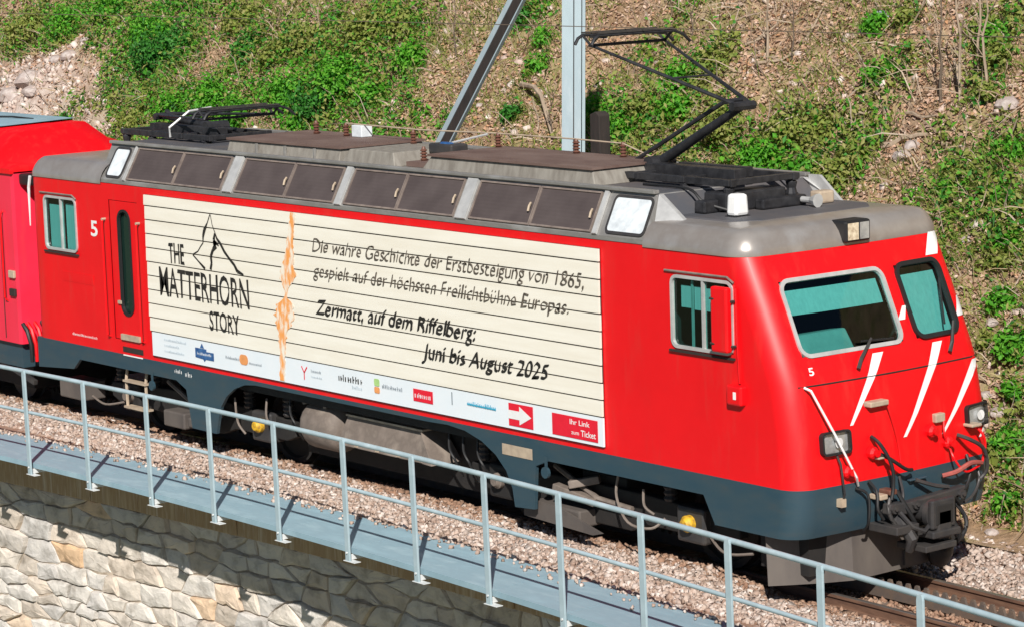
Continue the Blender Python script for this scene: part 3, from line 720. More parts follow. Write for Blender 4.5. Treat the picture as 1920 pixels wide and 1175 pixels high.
text_part('Die wahre Geschichte der Erstbesteigung von 1865,', 6.41, 11.13, 2.925, .165, 'faded_print', shear=.30, off=-.022, rough=.014, nib=.020)
text_part('gespielt auf der höchsten Freilichtbühne Europas.', 6.41, 10.88, 2.650, .155, 'faded_print', shear=.30, off=-.022, rough=.014, nib=.020)
text_part('Zermatt, auf dem Riffelberg:', 6.44, 9.36, 2.225, .175, 'black_print', shear=.30, off=-.016, rough=.014, nib=.032)
text_part('Juni bis August 2025', 8.40, 10.54, 1.945, .175, 'black_print', shear=.30, off=-.016, rough=.014, nib=.032)
# orange brush mark
mb = MB(); zz = np.linspace(3.34, 1.385, 66); rr = random.Random(5)
for z in zz:
    cx = np.interp(z, [1.38, 2.0, 2.3, 2.55, 3.0, 3.34], [5.69, 5.74, 5.82, 5.87, 5.97, 6.05])
    wl = np.interp(z, [1.38, 1.75, 1.95, 2.05, 2.15, 2.28, 2.34, 2.38, 2.44, 2.52, 2.60, 2.66, 2.75, 2.95, 3.34], [.055, .06, .10, .17, .21, .16, .06, .02, .03, .11, .18, .19, .11, .075, .05])
    a, b_ = wl*rr.uniform(.72, 1.15), wl*rr.uniform(.72, 1.1); mb.v += [(cx-a, YT, z), (cx, YT, z), (cx+b_, YT, z)]
for i in range(len(zz)-1): mb.f += [(3*i, 3*i+3, 3*i+4, 3*i+1), (3*i+1, 3*i+4, 3*i+5, 3*i+2)]
mb.build('orange_brush_mark', 'orange_paint', loco)
# sponsor strip marks
for zz_, xe in ((1.585, 3.62), (1.515, 3.45), (1.445, 3.58)): micro(3.13, xe, zz_, .032, 'pale_print')
flat([[(3.83, 1.575), (4.08, 1.575), (4.08, 1.545), (4.24, 1.545), (4.24, 1.45), (4.06, 1.45), (4.03, 1.42), (4.0, 1.45), (3.83, 1.46)], [(3.94, 1.582), (4.03, 1.582), (3.985, 1.64)]], 'blue_print', 'sponsor_emblem')
micro(3.88, 4.19, 1.495, .035, 'white_film', y=YT-.003)
micro(4.50, 4.80, 1.515, .035, 'grey_print'); flat([rrect(4.80, 4.98, 1.48, 1.60, .055)], 'orange_print', 'sponsor_emblem'); micro(5.0, 5.26, 1.50, .03, 'grey_print')
flat([stroke((6.09, 1.60), (6.14, 1.53), .016, .016), stroke((6.20, 1.60), (6.14, 1.53), .016, .016), stroke((6.14, 1.53), (6.14, 1.45), .016, .016)], 'red_print', 'sponsor_emblem')
micro(6.28, 6.48, 1.55, .035, 'grey_print'); micro(6.28, 6.5, 1.49, .025, 'pale_print')
micro(6.82, 7.26, 1.52, .075, 'black_print'); micro(7.08, 7.25, 1.455, .04, 'pale_print')
flat([rrect(7.50, 7.60, 1.54, 1.62, .02)], 'green_print', 'sponsor_emblem'); flat([rrect(7.50, 7.60, 1.46, 1.53, .02)], 'orange_print', 'sponsor_emblem')
micro(7.65, 8.02, 1.53, .045, 'grey_print')
flat([[(8.22, 1.46), (8.57, 1.46), (8.57, 1.595), (8.22, 1.595)]], 'red_print', 'sponsor_emblem'); micro(8.25, 8.53, 1.50, .055, 'white_film', y=YT-.003)
flat([[(8.90, 1.50), (8.917, 1.50), (8.917, 1.635), (8.90, 1.635)]], 'grey_print', 'sponsor_mark')
micro(9.18, 9.66, 1.525, .05, 'cyan_print'); flat([[(9.17, 1.535), (9.66, 1.53), (9.66, 1.545), (9.17, 1.55)]], 'cyan_print', 'sponsor_mark', y=YT-.002)
flat([[(9.87, 1.405), (10.27, 1.405), (10.27, 1.64), (9.87, 1.64)]], 'red_print', 'arrow_panel')
flat([[(9.87, 1.478), (10.05, 1.478), (10.05, 1.425), (10.245, 1.522), (10.05, 1.62), (10.05, 1.567), (9.87, 1.567)]], 'white_paint', 'arrow', y=YT-.004)
flat([[(10.575, 1.405), (11.29, 1.405), (11.29, 1.625), (10.575, 1.625)]], 'red_print', 'ticket_panel')
text_part('Ihr Link', 10.86, 11.17, 1.545, .055, 'white_paint', off=.012, y=YT-.004)
text_part('zum', 10.88, 11.0, 1.445, .045, 'white_paint', off=.004, y=YT-.004); text_part('Ticket', 11.03, 11.26, 1.44, .065, 'white_paint', off=.014, y=YT-.004)
text_part('5', 1.43, 1.60, 2.735, .20, 'white_paint', off=.02, y=-HW-.004, name='running_number')
text_part('5', -1.02, -.96, 2.33, .07, 'white_paint', off=.02, fn=lambda u, v: front(u, v, .005), name='running_number')
micro(.82, 1.46, 1.415, .035, 'white_paint', y=-HW-.004); micro(3.28, 3.44, 1.20, .05, 'white_paint', y=-HW-.004); micro(3.52, 3.66, 1.18, .06, 'white_paint', y=-HW-.004)
flat([[(9.70, 1.075), (10.20, 1.075), (10.20, 1.19), (9.70, 1.19)]], 'tan_paint', 'data_plate', y=-HW-.006)
MB().box(2.08, 2.52, -HW-.03, -HW-.002, 1.49, 1.56).build('door_step_plate', 'tan_paint', loco)
MB().box(2.08, 2.56, -HW-.008, -HW-.002, 1.335, 1.40).build('step_recess', 'gap_dark', loco)
flat([[(2.08, 1.285), (2.55, 1.285), (2.55, 1.302), (2.08, 1.302)]], 'white_paint', 'step_edge', y=-HW-.006)
for (xa, xb) in ((1.80, 1.86), (2.62, 2.66)):
    MB().tube([(xa, -HW-.004, 2.97), (xa, -HW-.05, 2.95), (xa, -HW-.05, 1.52), (xa, -HW-.004, 1.50)], .013, 6).build('handrail', 'red_paint', loco, smooth=True)
    MB().tube([(xa, -HW-.002, 2.97), (xa, -HW-.055, 2.97)], .018, 6).build('handrail_end', 'tan_paint', loco)
mb = MB().box(2.03, 2.11, -HW-.02, -HW+.03, 1.93, 1.97); mb.build('door_handle', 'tan_paint', dr)
MB().box(.64, 1.43, -HW-.006, -HW-.002, 2.10, 2.22).build('cover_plate', 'red_paint', loco)
# mirror and box beside the front side window
mb = MB().box(13.05, 13.27, -HW-.11, -HW-.035, 2.52, 3.13); mir = mb.build('mirror_flap', 'red_paint', loco, bevel=.02)
MB().tube([(13.05, -HW-.115, 3.02), (13.27, -HW-.05, 3.0), (13.30, -HW+.02, 3.0)], .012, 6).build('hinge', 'gap_dark', mir)
MB().tube([(13.05, -HW-.115, 2.60), (13.27, -HW-.05, 2.58), (13.30, -HW+.02, 2.58)], .012, 6).build('hinge', 'gap_dark', mir)
MB().tube([(13.31, -HW-.02, 3.12), (13.33, -HW-.03, 2.6), (13.34, -HW-.02, 2.24)], .011, 6).build('mirror_rod', 'red_paint', loco)
bx = MB().box(13.20, 13.40, -HW-.07, -HW+.05, 2.03, 2.22).build('side_lamp_box', 'red_paint', loco, bevel=.02)
MB().box(13.30, 13.335, -HW-.075, -HW-.068, 2.09, 2.16).build('lens', 'white_paint', bx)

# white stripes on the front
def fstripe(pts):
    mb = MB()
    for i in range(len(pts)-1):
        (y0, z0, a0), (y1, z1, a1) = pts[i], pts[i+1]; n = 8
        for k in range(n):
            for (s_) in (k/n, (k+1)/n):
                y, z, a = y0+(y1-y0)*s_, z0+(z1-z0)*s_, a0+(a1-a0)*s_
                mb.v += [front(y+1.08*a*(q/4-.5), z, .007) for q in range(5)]
            o_ = len(mb.v)-10; mb.f += [(o_+q, o_+q+1, o_+q+6, o_+q+5) for q in range(4)]
    return mb.build('front_stripe', 'white_paint', loco)
fstripe([(1.19, 3.415, .17), (1.03, 3.205, .17)]); fstripe([(.40, 2.80, .05), (.31, 2.68, .09)]); fstripe([(-.13, 2.435, .13), (-.635, 1.83, .035)])
fstripe([(1.25, 2.80, .10), (1.155, 2.62, .13)]); fstripe([(.70, 2.435, .13), (.035, 1.63, .04)])
fstripe([(1.20, 2.215, .13), (.565, 1.585, .035)]); fstripe([(1.27, 1.60, .08), (1.11, 1.47, .035)])
# seam across the front
mb = MB(); Y_ = np.linspace(-1.18, 1.33, 26)
for y in Y_: mb.v += [front(y, 2.232, .002), front(y, 2.24, .007), front(y, 2.247, .002)]
for i in range(len(Y_)-1): mb.f += [(3*i, 3*i+3, 3*i+4, 3*i+1), (3*i+1, 3*i+4, 3*i+5, 3*i+2)]
mb.build('front_seam', 'gap_dark', loco)
for y0, z0 in ((-.86, 1.70), (1.08, 1.69)):
    fr_ = ring_part('headlight', 'rubber', loco, front, y0-.165, y0+.165, z0-.10, z0+.10, .035, .02, -.02, .05)
    pane_part('reflector', 'lamp_reflector', fr_, front, y0-.16, y0+.16, z0-.095, z0+.095, .012, 6, 4)
    pane_part('lens', 'lamp_glass', fr_, front, y0-.15, y0+.15, z0-.085, z0+.085, .045, 4, 3)
    MB().lathe([(.0, 0), (.05, 0), (.035, -.02), (.0, -.025)], (front(y0, z0, .04)[0], y0+.03, z0), 'x', 12).build('bulb', 'white_paint', fr_)
# wipers
for (ya, za, yb, zb, yc1, zc1) in ((-.40, 2.40, -.20, 2.56, .10, 2.53), (.86, 2.40, .97, 2.58, .98, 2.98)):
    wp = MB().tube([front(ya-.05, za-.08, .03), front(ya, za, .05), front(yb, zb, .05)], [.022, .02, .012], 6).build('wiper', 'steel_dark', loco)
    MB().tube([front(yb-.12, zb-.01, .035), front(yc1, zc1, .035)], .010, 5).build('blade', 'rubber', wp)
# handrails, sockets and hoses on the front
MB().tube([front(-1.13, 2.235, .02), front(-1.10, 2.20, .07), front(-.92, 1.78, .09), front(-.70, 1.36, .09), front(-.62, 1.27, .02)], .012, 6).build('front_handrail', 'white_paint', loco, smooth=True)
MB().tube([front(-.86, 1.60, .02), front(-.86, 1.50, .07), front(-.84, 1.24, .08), front(-.80, 1.14, .02)], .011, 6).build('front_handrail', 'steel_dark', loco, smooth=True)
MB().box(*[c for pr in zip(front(-.86, 1.10, 0), front(-.80, 1.18, .06)) for c in sorted(pr)]).build('hook', 'tan_paint', loco)
def hose(pts, r, m_, name='brake_hose'):
    P3 = [Vector(front(*p)) for p in pts]; out = []
    for i in range(len(P3)-1):
        p0, p1, p2, p3 = P3[max(i-1, 0)], P3[i], P3[i+1], P3[min(i+2, len(P3)-1)]
        for k in range(5):
            t_ = k/5; out.append(.5*((2*p1)+(-p0+p2)*t_+(2*p0-5*p1+4*p2-p3)*t_*t_+(-p0+3*p1-3*p2+p3)*t_**3))
    out.append(P3[-1]); return MB().tube(out, r, 7).build(name, m_, loco, smooth=True)
hose([(-.42, 1.70, .02), (-.40, 1.62, .12), (-.32, 1.42, .16), (-.30, 1.25, .15), (-.33, 1.12, .16)], .018, 'rubber')
hose([(-.40, 1.56, .02), (-.30, 1.48, .12), (-.12, 1.36, .13), (.02, 1.33, .08)], .018, 'rubber')
hose([(-.33, 1.13, .14), (-.38, 1.02, .18), (-.30, .92, .22), (-.2, .95, .2)], .02, 'steel_dark')
hose([(-.22, 1.18, .12), (-.15, 1.0, .2), (-.05, .90, .25)], .022, 'rubber')
hose([(-.65, 1.25, .02), (-.55, 1.18, .08), (-.55, .95, .1), (-.53, .84, .05)], .014, 'rubber')
hose([(.73, 1.55, .04), (.80, 1.50, .14), (.98, 1.38, .16), (1.05, 1.20, .14), (1.0, 1.10, .10)], .02, 'steel_dark')
hose([(.62, 1.48, .02), (.60, 1.34, .10), (.72, 1.22, .14), (.95, 1.24, .12)], .011, 'red_paint')
hose([(1.0, 1.60, .03), (1.02, 1.52, .12), (1.05, 1.40, .12), (1.02, 1.26, .10)], .013, 'red_paint')
hose([(.48, 1.20, .05), (.60, 1.24, .13), (.78, 1.29, .15), (.98, 1.26, .12)], .024, 'dull_red')
hose([(.10, 1.22, .05), (.30, 1.15, .12), (.45, 1.12, .16)], .02, 'steel_dark')
hose([(-.50, 1.30, .03), (-.46, 1.20, .10), (-.48, 1.05, .14), (-.42, .96, .16)], .016, 'rubber')
hose([(-.10, 1.28, .03), (-.14, 1.15, .12), (-.22, 1.02, .18), (-.34, .93, .2)], .014, 'steel_dark')
hose([(.86, 1.34, .03), (.84, 1.22, .10), (.74, 1.08, .14), (.60, 1.0, .14)], .016, 'rubber')
hose([(1.0, 1.22, .04), (.98, 1.10, .10), (.88, .98, .12), (.72, .94, .14)], .014, 'steel_dark')
hose([(-.20, 1.98, .05), (-.14, 1.80, .03), (-.08, 1.60, .02), (-.06, 1.40, .02)], .008, 'red_paint')
hose([(.55, 1.72, .04), (.52, 1.60, .06), (.56, 1.50, .05)], .010, 'red_paint')
for (y, z, m_, sy, sz, d) in ((-.32, 2.0, 'tan_paint', .12, .05, .09), (.50, 1.75, 'tan_paint', .065, .085, .05), (-.36, 1.50, 'tan_paint', .06, .02, .1), (.95, 1.62, 'tan_paint', .07, .03, .12),
                              (-.40, 1.14, 'tan_paint', .05, .05, .14), (-.28, 1.17, 'insulator', .05, .05, .14), (.15, 1.22, 'blue_grey_paint', .12, .02, .05)):
    p = front(y, z, 0); mb = MB().box(p[0]-.02, p[0]+d, y-sy, y+sy, z-sz/2, z+sz/2); mb.build('coupling_socket', m_, loco, bevel=.01)
for (y, z) in ((-.42, 1.55), (.60, 1.50), (.38, 1.64), (-.75, 1.42)):
    p = front(y, z, 0); MB().lathe([(.0, 0), (.06, 0), (.06, .05), (.035, .07), (.035, .10), (.0, .10)], (p[0], y, z), 'x', 10).build('valve', 'red_paint', loco)
# roof marker lamp and headlight on the cab roof
lp = MB().box(13.30, 13.52, -.13, .21, 3.43, 3.64).build('roof_headlight', 'rubber', loco, bevel=.025)
MB().box(13.521, 13.526, -.10, .04, 3.455, 3.615).build('lens', 'lamp_glow', lp); MB().box(13.521, 13.526, .06, .18, 3.455, 3.615).build('lens', 'lamp_reflector', lp)
an = MB().prism([(-.09, 3.70), (.09, 3.70), (.072, 3.91), (-.072, 3.91)], 'x', 12.49, 12.635)
for q in range(len(an.v)): an.v[q] = (an.v[q][0], an.v[q][1]-.62, an.v[q][2]-.02)
an = an.build('roof_antenna', 'white_paint', loco, bevel=.03)
MB().box(12.49, 12.63, -.72, -.52, 3.655, 3.68).build('antenna_foot', 'rubber', an)

# ---- roof
def cab_roof(x_in, front_end=True):
    rad = RC if front_end else .2
    def out(ins, z):
        r_ = rad-ins; pts = [(x_in, -HW+ins, z)]; k_ = 9
        xe = xf(3.42)+bow(HW-RC) if front_end else XR; sg = 1 if front_end else -1; cx = xe-sg*rad
        for k in range(k_): a = R(90*k/(k_-1)); pts.append((cx+sg*r_*math.sin(a), -HW+rad-r_*math.cos(a), z))
        for y in (-.8, -.4, 0, .4, .8): pts.append((xe+((bow(y)-bow(HW-RC)) if front_end else 0)-sg*ins, y, z))
        for k in range(k_-1, -1, -1): a = R(90*k/(k_-1)); pts.append((cx+sg*r_*math.sin(a), HW-rad+r_*math.cos(a), z))
        pts.append((x_in, HW-ins, z)); return pts
    mxi = rad-.04
    L_ = [(.05, 3.40), (-.012, 3.405), (-.012, 3.45), (.0, 3.485), (.03, 3.545), (.075, 3.60), (.12, 3.632), (mxi, 3.65)]
    mb = MB(); n = None
    for ins, z in L_:
        p = out(ins, z); n = len(p); mb.v += p
    for i in range(len(L_)-1):
        for j in range(n-1): mb.f.append((i*n+j, i*n+j+1, (i+1)*n+j+1, (i+1)*n+j))
    # gently crowned top
    c0 = len(mb.v); last = [(len(L_)-1)*n+j for j in range(n)]
    mid = [((mb.v[j][0]*.82+(x_in+xf(3.42))/2*.18) if front_end else mb.v[j][0]*.82+.9*.18, mb.v[j][1]*.7, 3.668) for j in last]
    mb.v += mid
    for j in range(n-1): mb.f.append((last[j], last[j+1], c0+j+1, c0+j))
    mb.f.append(tuple(c0+j for j in range(n)))
    return mb, out
mb, out_f = cab_roof(12.0); mb.build('cab_roof', 'roof_cab', loco, smooth=True)
MB().add([(11.9, -.93, 3.673), (12.75, -.93, 3.673), (13.0, -.72, 3.673), (13.0, .72, 3.673), (12.75, .93, 3.673), (11.9, .93, 3.673),
          (11.9, -.95, 3.655), (12.77, -.95, 3.655), (13.03, -.73, 3.655), (13.03, .73, 3.655), (12.77, .95, 3.655), (11.9, .95, 3.655)],
         [tuple(range(6)), tuple(range(11, 5, -1))]+[(i, (i+1) % 6, 6+(i+1) % 6, 6+i) for i in range(6)]).build('roof_deck', 'roof_deck', loco)
mb, out_r = cab_roof(1.74, False); mb.build('cab_roof', 'roof_cab', loco, smooth=True)
# machine room roof with slanted grille bands
def prof(zs=0): return [(-1.335, 3.425), (-1.335, 3.47), (-1.03, 3.85), (-1.02, 3.875), (1.02, 3.875), (1.03, 3.85), (1.335, 3.47), (1.335, 3.425)]
mb = MB(); pr = prof(); n = len(pr)
xa = [1.70, 1.70, 1.52, 1.50, 1.50, 1.52, 1.70, 1.70]; xb = [12.02, 12.02, 11.86, 11.84, 11.84, 11.86, 12.02, 12.02]
mb.v = [(xa[i], y, z) for i, (y, z) in enumerate(pr)]+[(xb[i], y, z) for i, (y, z) in enumerate(pr)]
mb.f = [tuple(range(n)), tuple(range(n, 2*n))]+[(i, (i+1) % n, n+(i+1) % n, n+i) for i in range(n)]
mb.build('machine_roof', 'roof_metal', loco)
for sgn in (-1, 1):
    MB().box(1.52, 11.86, sgn*1.02-.045, sgn*1.02+.03, 3.878, 3.915).build('roof_gutter', 'roof_metal', loco, bevel=.008)
    # gusset plate behind the front end of the band
    MB().add([(11.86, sgn*1.0, 3.87), (12.03, sgn*1.22, 3.60), (12.28, sgn*1.06, 3.655), (11.86, sgn*.94, 3.87), (12.03, sgn*1.16, 3.58), (12.28, sgn*1.0, 3.64)],
             [(0, 1, 2), (5, 4, 3), (0, 3, 4, 1), (1, 4, 5, 2), (2, 5, 3, 0)]).build('gusset', 'alu', loco)
MB().add([(11.84, -1.0, 3.874), (11.84, 1.0, 3.874), (12.05, 1.1, 3.64), (12.05, -1.1, 3.64), (11.80, -1.0, 3.88), (11.80, 1.0, 3.88)], [(0, 1, 2, 3), (4, 5, 1, 0)]).build('end_slope', 'roof_deck', loco)
MB().box(10.85, 11.82, -.96, .96, 3.877, 3.886).build('roof_deck', 'roof_deck', loco); MB().box(1.55, 3.9, -.96, .96, 3.877, 3.886).build('roof_deck', 'roof_deck', loco)
def band(u, v, d=0.0):
    """point on the slanted band; v 0 bottom..1 top"""
    y = -1.335+.305*v; z = 3.47+.38*v; n_ = Vector((0, -.38, .305)).normalized()
    return (u-.13*v, y+n_.y*d, z+n_.z*d)
GR = [(2.36, 3.40), (3.43, 4.47), (4.78, 5.80), (5.83, 6.77), (6.99, 7.95), (7.98, 8.97), (9.25, 10.23), (10.26, 11.20)]
for (u0, u1) in GR:
    g = MB()
    for d in (.001, .008): g.v += [band(u0, .07, d), band(u1, .07, d), band(u1, .94, d), band(u0, .94, d)]
    g.f = [(0, 1, 2, 3), (4, 5, 6, 7), (0, 1, 5, 4), (1, 2, 6, 5), (2, 3, 7, 6), (3, 0, 4, 7)]
    go = g.build('roof_grille', 'louvre', loco)
    fr_ = MB()
    for (a, b_, c, e) in ((u0-.008, u1+.008, .03, .07), (u0-.008, u1+.008, .94, .98), (u0-.008, u0+.006, .07, .94), (u1-.006, u1+.008, .07, .94)):
        o_ = len(fr_.v)
        for d in (.002, .022): fr_.v += [band(a, c, d), band(b_, c, d), band(b_, e, d), band(a, e, d)]
        fr_.f += [tuple(o_+i for i in q) for q in ((0, 1, 2, 3), (4, 5, 6, 7), (0, 1, 5, 4), (1, 2, 6, 5), (2, 3, 7, 6), (3, 0, 4, 7))]
    fr_.build('grille_frame', 'grille_frame', go)
    ha = MB().tube([band(u1-.05, .34, .03), band(u1-.035, .44, .05), band(u1-.05, .54, .03)], .014, 5); ha.build('latch', 'tan_paint', go)
for (u0, u1) in ((2.28, 2.31), (4.55, 4.72), (6.83, 6.94), (9.03, 9.20), (11.25, 11.31)):
    MB().add([band(u0, 0, .003), band(u1, 0, .003), band(u1, 1, .003), band(u0, 1, .003), band(u0, 0, .03), band(u1, 0, .03), band(u1, 1, .03), band(u0, 1, .03)],
             [(0, 1, 2, 3), (4, 5, 6, 7), (0, 1, 5, 4), (1, 2, 6, 5), (2, 3, 7, 6), (3, 0, 4, 7)]).build('band_rib', 'alu', loco)
for (u0, u1) in ((1.83, 2.18), (11.42, 11.98)):
    fr_ = ring_part('roof_hatch', 'steel_dark', loco, lambda u, v, d=0: band(u, (v-3.47)/.38, d), u0, u1, 3.50, 3.825, .05, .025, .0, .016)
    pane_part('hatch_panel', 'hatch_white', fr_, lambda u, v, d=0: band(u, (v-3.47)/.38, d), u0+.01, u1-.01, 3.51, 3.815, .010, 2, 2)
# hoods on the roof
def hood(x0, x1, y0, y1, z0, z1, taper, lid=True, mt='hood_grey'):
    h = MB().add([(x0, y0, z0), (x1, y0, z0), (x1, y1, z0), (x0, y1, z0), (x0+taper, y0+.04, z1), (x1-taper*.6, y0+.04, z1), (x1-taper*.6, y1-.04, z1), (x0+taper, y1-.04, z1)],
                 [(0, 3, 2, 1), (4, 5, 6, 7), (0, 1, 5, 4), (1, 2, 6, 5), (2, 3, 7, 6), (3, 0, 4, 7)]).build('roof_hood', mt, loco, bevel=.01)
    if lid: MB().box(x0+taper-.03, x1-taper*.6+.03, y0+.01, y1-.01, z1+.003, z1+.028).build('hood_lid', 'roof_brown', h)
    return h
hood(3.95, 6.28, -.88, .35, 3.876, 4.02, .02); hood(6.30, 7.32, -.86, .10, 3.876, 4.03, .12, False); hood(7.86, 10.78, -.90, .20, 3.876, 4.03, .14)
for x in (4.6, 5.2, 5.8): MB().box(x, x+.02, -.90, -.87, 3.88, 4.01).build('hood_seam', 'roof_metal', loco)
MB().box(7.35, 7.82, -.72, -.05, 3.878, 3.93).build('roof_tray', 'roof_brown', loco)
def insul(x, y, z0, h=.13, r=.042):
    pf = [(.0, 0), (r*1.1, 0)]; k = 4
    for i in range(k): pf += [(r*.55, h*(i+.1)/k), (r, h*(i+.45)/k), (r, h*(i+.6)/k), (r*.55, h*(i+.9)/k)]
    pf += [(r*.6, h), (r*.4, h+.025), (0, h+.025)]
    return MB().lathe(pf, (x, y, z0), 'z', 10).build('insulator', 'insulator', loco, smooth=True)
for (x, y, z0) in ((4.50, .05, 4.05), (5.12, .05, 4.05), (6.52, .0, 4.03), (8.02, .05, 4.06), (9.36, .05, 4.06), (10.12, .05, 4.06), (7.45, -.55, 3.93)): insul(x, y, z0)
MB().tube([(5.12, .05, 4.20), (6.6, .02, 4.19), (8.02, .05, 4.21), (9.36, .05, 4.21), (10.12, .05, 4.20), (10.9, .0, 4.02)], .009, 6).build('bus_bar', 'tan_paint', loco)
MB().tube([(7.3, -.3, 4.08), (7.5, -.2, 4.10), (7.9, 0, 4.2)], .014, 6).build('bus_bar', 'alu', loco)
MB().box(5.30, 5.50, .0, .16, 4.05, 4.19).build('roof_box', 'hatch_white', loco, bevel=.01)
cbk = MB().box(7.28, 7.70, -.36, -.12, 3.99, 4.10).build('circuit_breaker', 'steel_dark', loco, bevel=.02)
MB().lathe([(0, 0), (.05, 0), (.05, .12), (0, .12)], (7.30, -.30, 4.05), 'x', 10).build('arc_chamber', 'orange_print', cbk); MB().lathe([(0, 0), (.05, 0), (.05, .16), (0, .16)], (7.44, -.28, 4.07), 'x', 10).build('arc_chamber', 'blue_print', cbk)
for x in (2.9, 12.2):
    pass
# roof things beyond the front pantograph
MB().box(12.35, 12.5, .55, .75, 3.675, 3.80).build('roof_horn', 'tan_paint', loco, bevel=.02)
MB().lathe([(.03, 0), (.03, .12), (.07, .22), (.0, .22)], (12.45, .35, 3.74), 'x', 10).build('roof_horn', 'alu', loco)
MB().prism([(11.9, 3.66), (12.35, 3.66), (12.05, 3.90), (11.9, 3.90)], 'y', .98, 1.02).build('gusset', 'alu', loco)

# ---- pantographs
def pantograph(xb, sgn, up):
    z0 = 3.95; P_ = lambda x, y, z: (xb+sgn*x, y, z)
    base = MB()
    for y in (-.42, .42): base.beam(P_(-.55, y, z0), P_(1.55, y, z0), .07, .07)
    for x in (-.5, .1, .85, 1.5): base.beam(P_(x, -.48, z0+.005), P_(x, .48, z0+.005), .08, .06)
    base.beam(P_(-.3, -.1, z0+.05), P_(1.3, -.1, z0+.05), .16, .10); base.beam(P_(.2, .12, z0+.05), P_(1.2, .12, z0+.05), .10, .10)
    bo = base.build('pantograph_base', 'panto_black', loco, bevel=.006)
    for x in (-.45, .85, 1.48):
        for y in (-.42, .42):
            zb = 3.876 if (xb+sgn*x < 11.8 and xb+sgn*x > 1.6) else 3.665
            MB().lathe([(.0, 0), (.07, 0), (.045, .03), (.06, (z0-zb)*.4), (.045, (z0-zb)*.6), (.06, (z0-zb)*.8), (.04, z0-.035-zb), (0, z0-.035-zb)], P_(x, y, zb), 'z', 10).build('insulator', 'panto_black', bo)
    lathe_p = MB().lathe([(0, -.16), (.075, -.16), (.075, .16), (0, .16)], P_(.0, 0, z0+.09), 'y', 12); lathe_p.build('pivot', 'panto_black', bo)
    if up: kn = P_(1.25, 0, 4.665); hd = P_(-.45, 0, 5.25); rod0, rod1 = P_(-.45, .03, z0+.07), P_(.95, .03, 4.69)
    else: kn = P_(1.22, 0, 4.13); hd = P_(-.55, 0, 4.19); rod0, rod1 = P_(-.45, .05, z0+.06), P_(.95, .05, 4.06)
    a = MB().tube([P_(.0, 0, z0+.09), kn], [.058, .040], 10).build('lower_arm', 'panto_black', loco, smooth=True)
    MB().tube([(kn[0], -.15, kn[2]), (kn[0], .15, kn[2])], .045, 8).build('knuckle', 'panto_black', a)
    MB().tube([rod0, rod1], .024, 8).build('coupling_rod', 'panto_black', loco, smooth=True)
    MB().tube([rod1, (kn[0], .03, kn[2]+.06)], .03, 6).build('knuckle_link', 'panto_black', a)
    u = MB()
    for s in (-1, 1): u.tube([(kn[0], s*.10, kn[2]+.02), (hd[0], s*.50, hd[2])], [.022, .015], 8)
    u.tube([(hd[0], -.52, hd[2]), (hd[0], .52, hd[2])], .018, 6); mx_ = (kn[0]*.55+hd[0]*.45); mz = kn[2]*.55+hd[2]*.45
    u.tube([(mx_, -.27, mz), (mx_, .27, mz)], .012, 6)
    u.build('upper_arm', 'panto_black', loco, smooth=True)
    h = MB(); zt_ = hd[2]+.10
    for dx in (-.13, .13):
        h.tube([(hd[0]+dx, -.60, zt_-.09), (hd[0]+dx, -.56, zt_-.03), (hd[0]+dx, -.50, zt_), (hd[0]+dx, .52, zt_), (hd[0]+dx, .64, zt_-.04), (hd[0]+dx, .74, zt_-.12)], .017, 6)
        for y in (-.5, .5): h.tube([(hd[0], y, hd[2]), (hd[0]+dx, y, zt_)], .014, 5)
    h.tube([(hd[0]-.13, -.40, zt_-.02), (hd[0]+.13, -.40, zt_-.02)], .014, 5); h.tube([(hd[0]-.13, .40, zt_-.02), (hd[0]+.13, .40, zt_-.02)], .014, 5)
    ho = h.build('contact_head', 'panto_black', loco, smooth=True)
    for dx in (-.13, .13): MB().box(hd[0]+dx-.02, hd[0]+dx+.02, -.5, .5, zt_+.018, zt_+.034).build('contact_strip', 'steel_dark', ho)
    return bo
pantograph(10.75, 1, True)
for a in ((11.95, 12.28, -.50, .30, 3.676, 3.86), (12.05, 12.20, -.72, -.52, 3.676, 3.80), (11.1, 11.7, -.30, .25, 3.888, 3.93), (12.30, 12.42, -.15, .45, 3.676, 3.78)):
    MB().box(*a).build('roof_equipment', 'panto_black', loco, bevel=.02)
for a in (((11.2, -.62, 3.90), (11.9, -.66, 3.90), (12.1, -.64, 3.78), (12.3, -.5, 3.70)), ((11.0, .55, 3.92), (11.9, .6, 3.90), (12.2, .55, 3.74), (12.5, .5, 3.70))):
    MB().tube(spline(a), .014, 6).build('roof_cable', 'rubber', loco, smooth=True)
bo = pantograph(2.35, -1, False)
MB().tube([(2.0, -.46, 3.93), (2.0, -.47, 4.05), (2.05, -.2, 4.24), (2.1, .1, 4.27)], .016, 6).build('tie_strap', 'alu', bo)

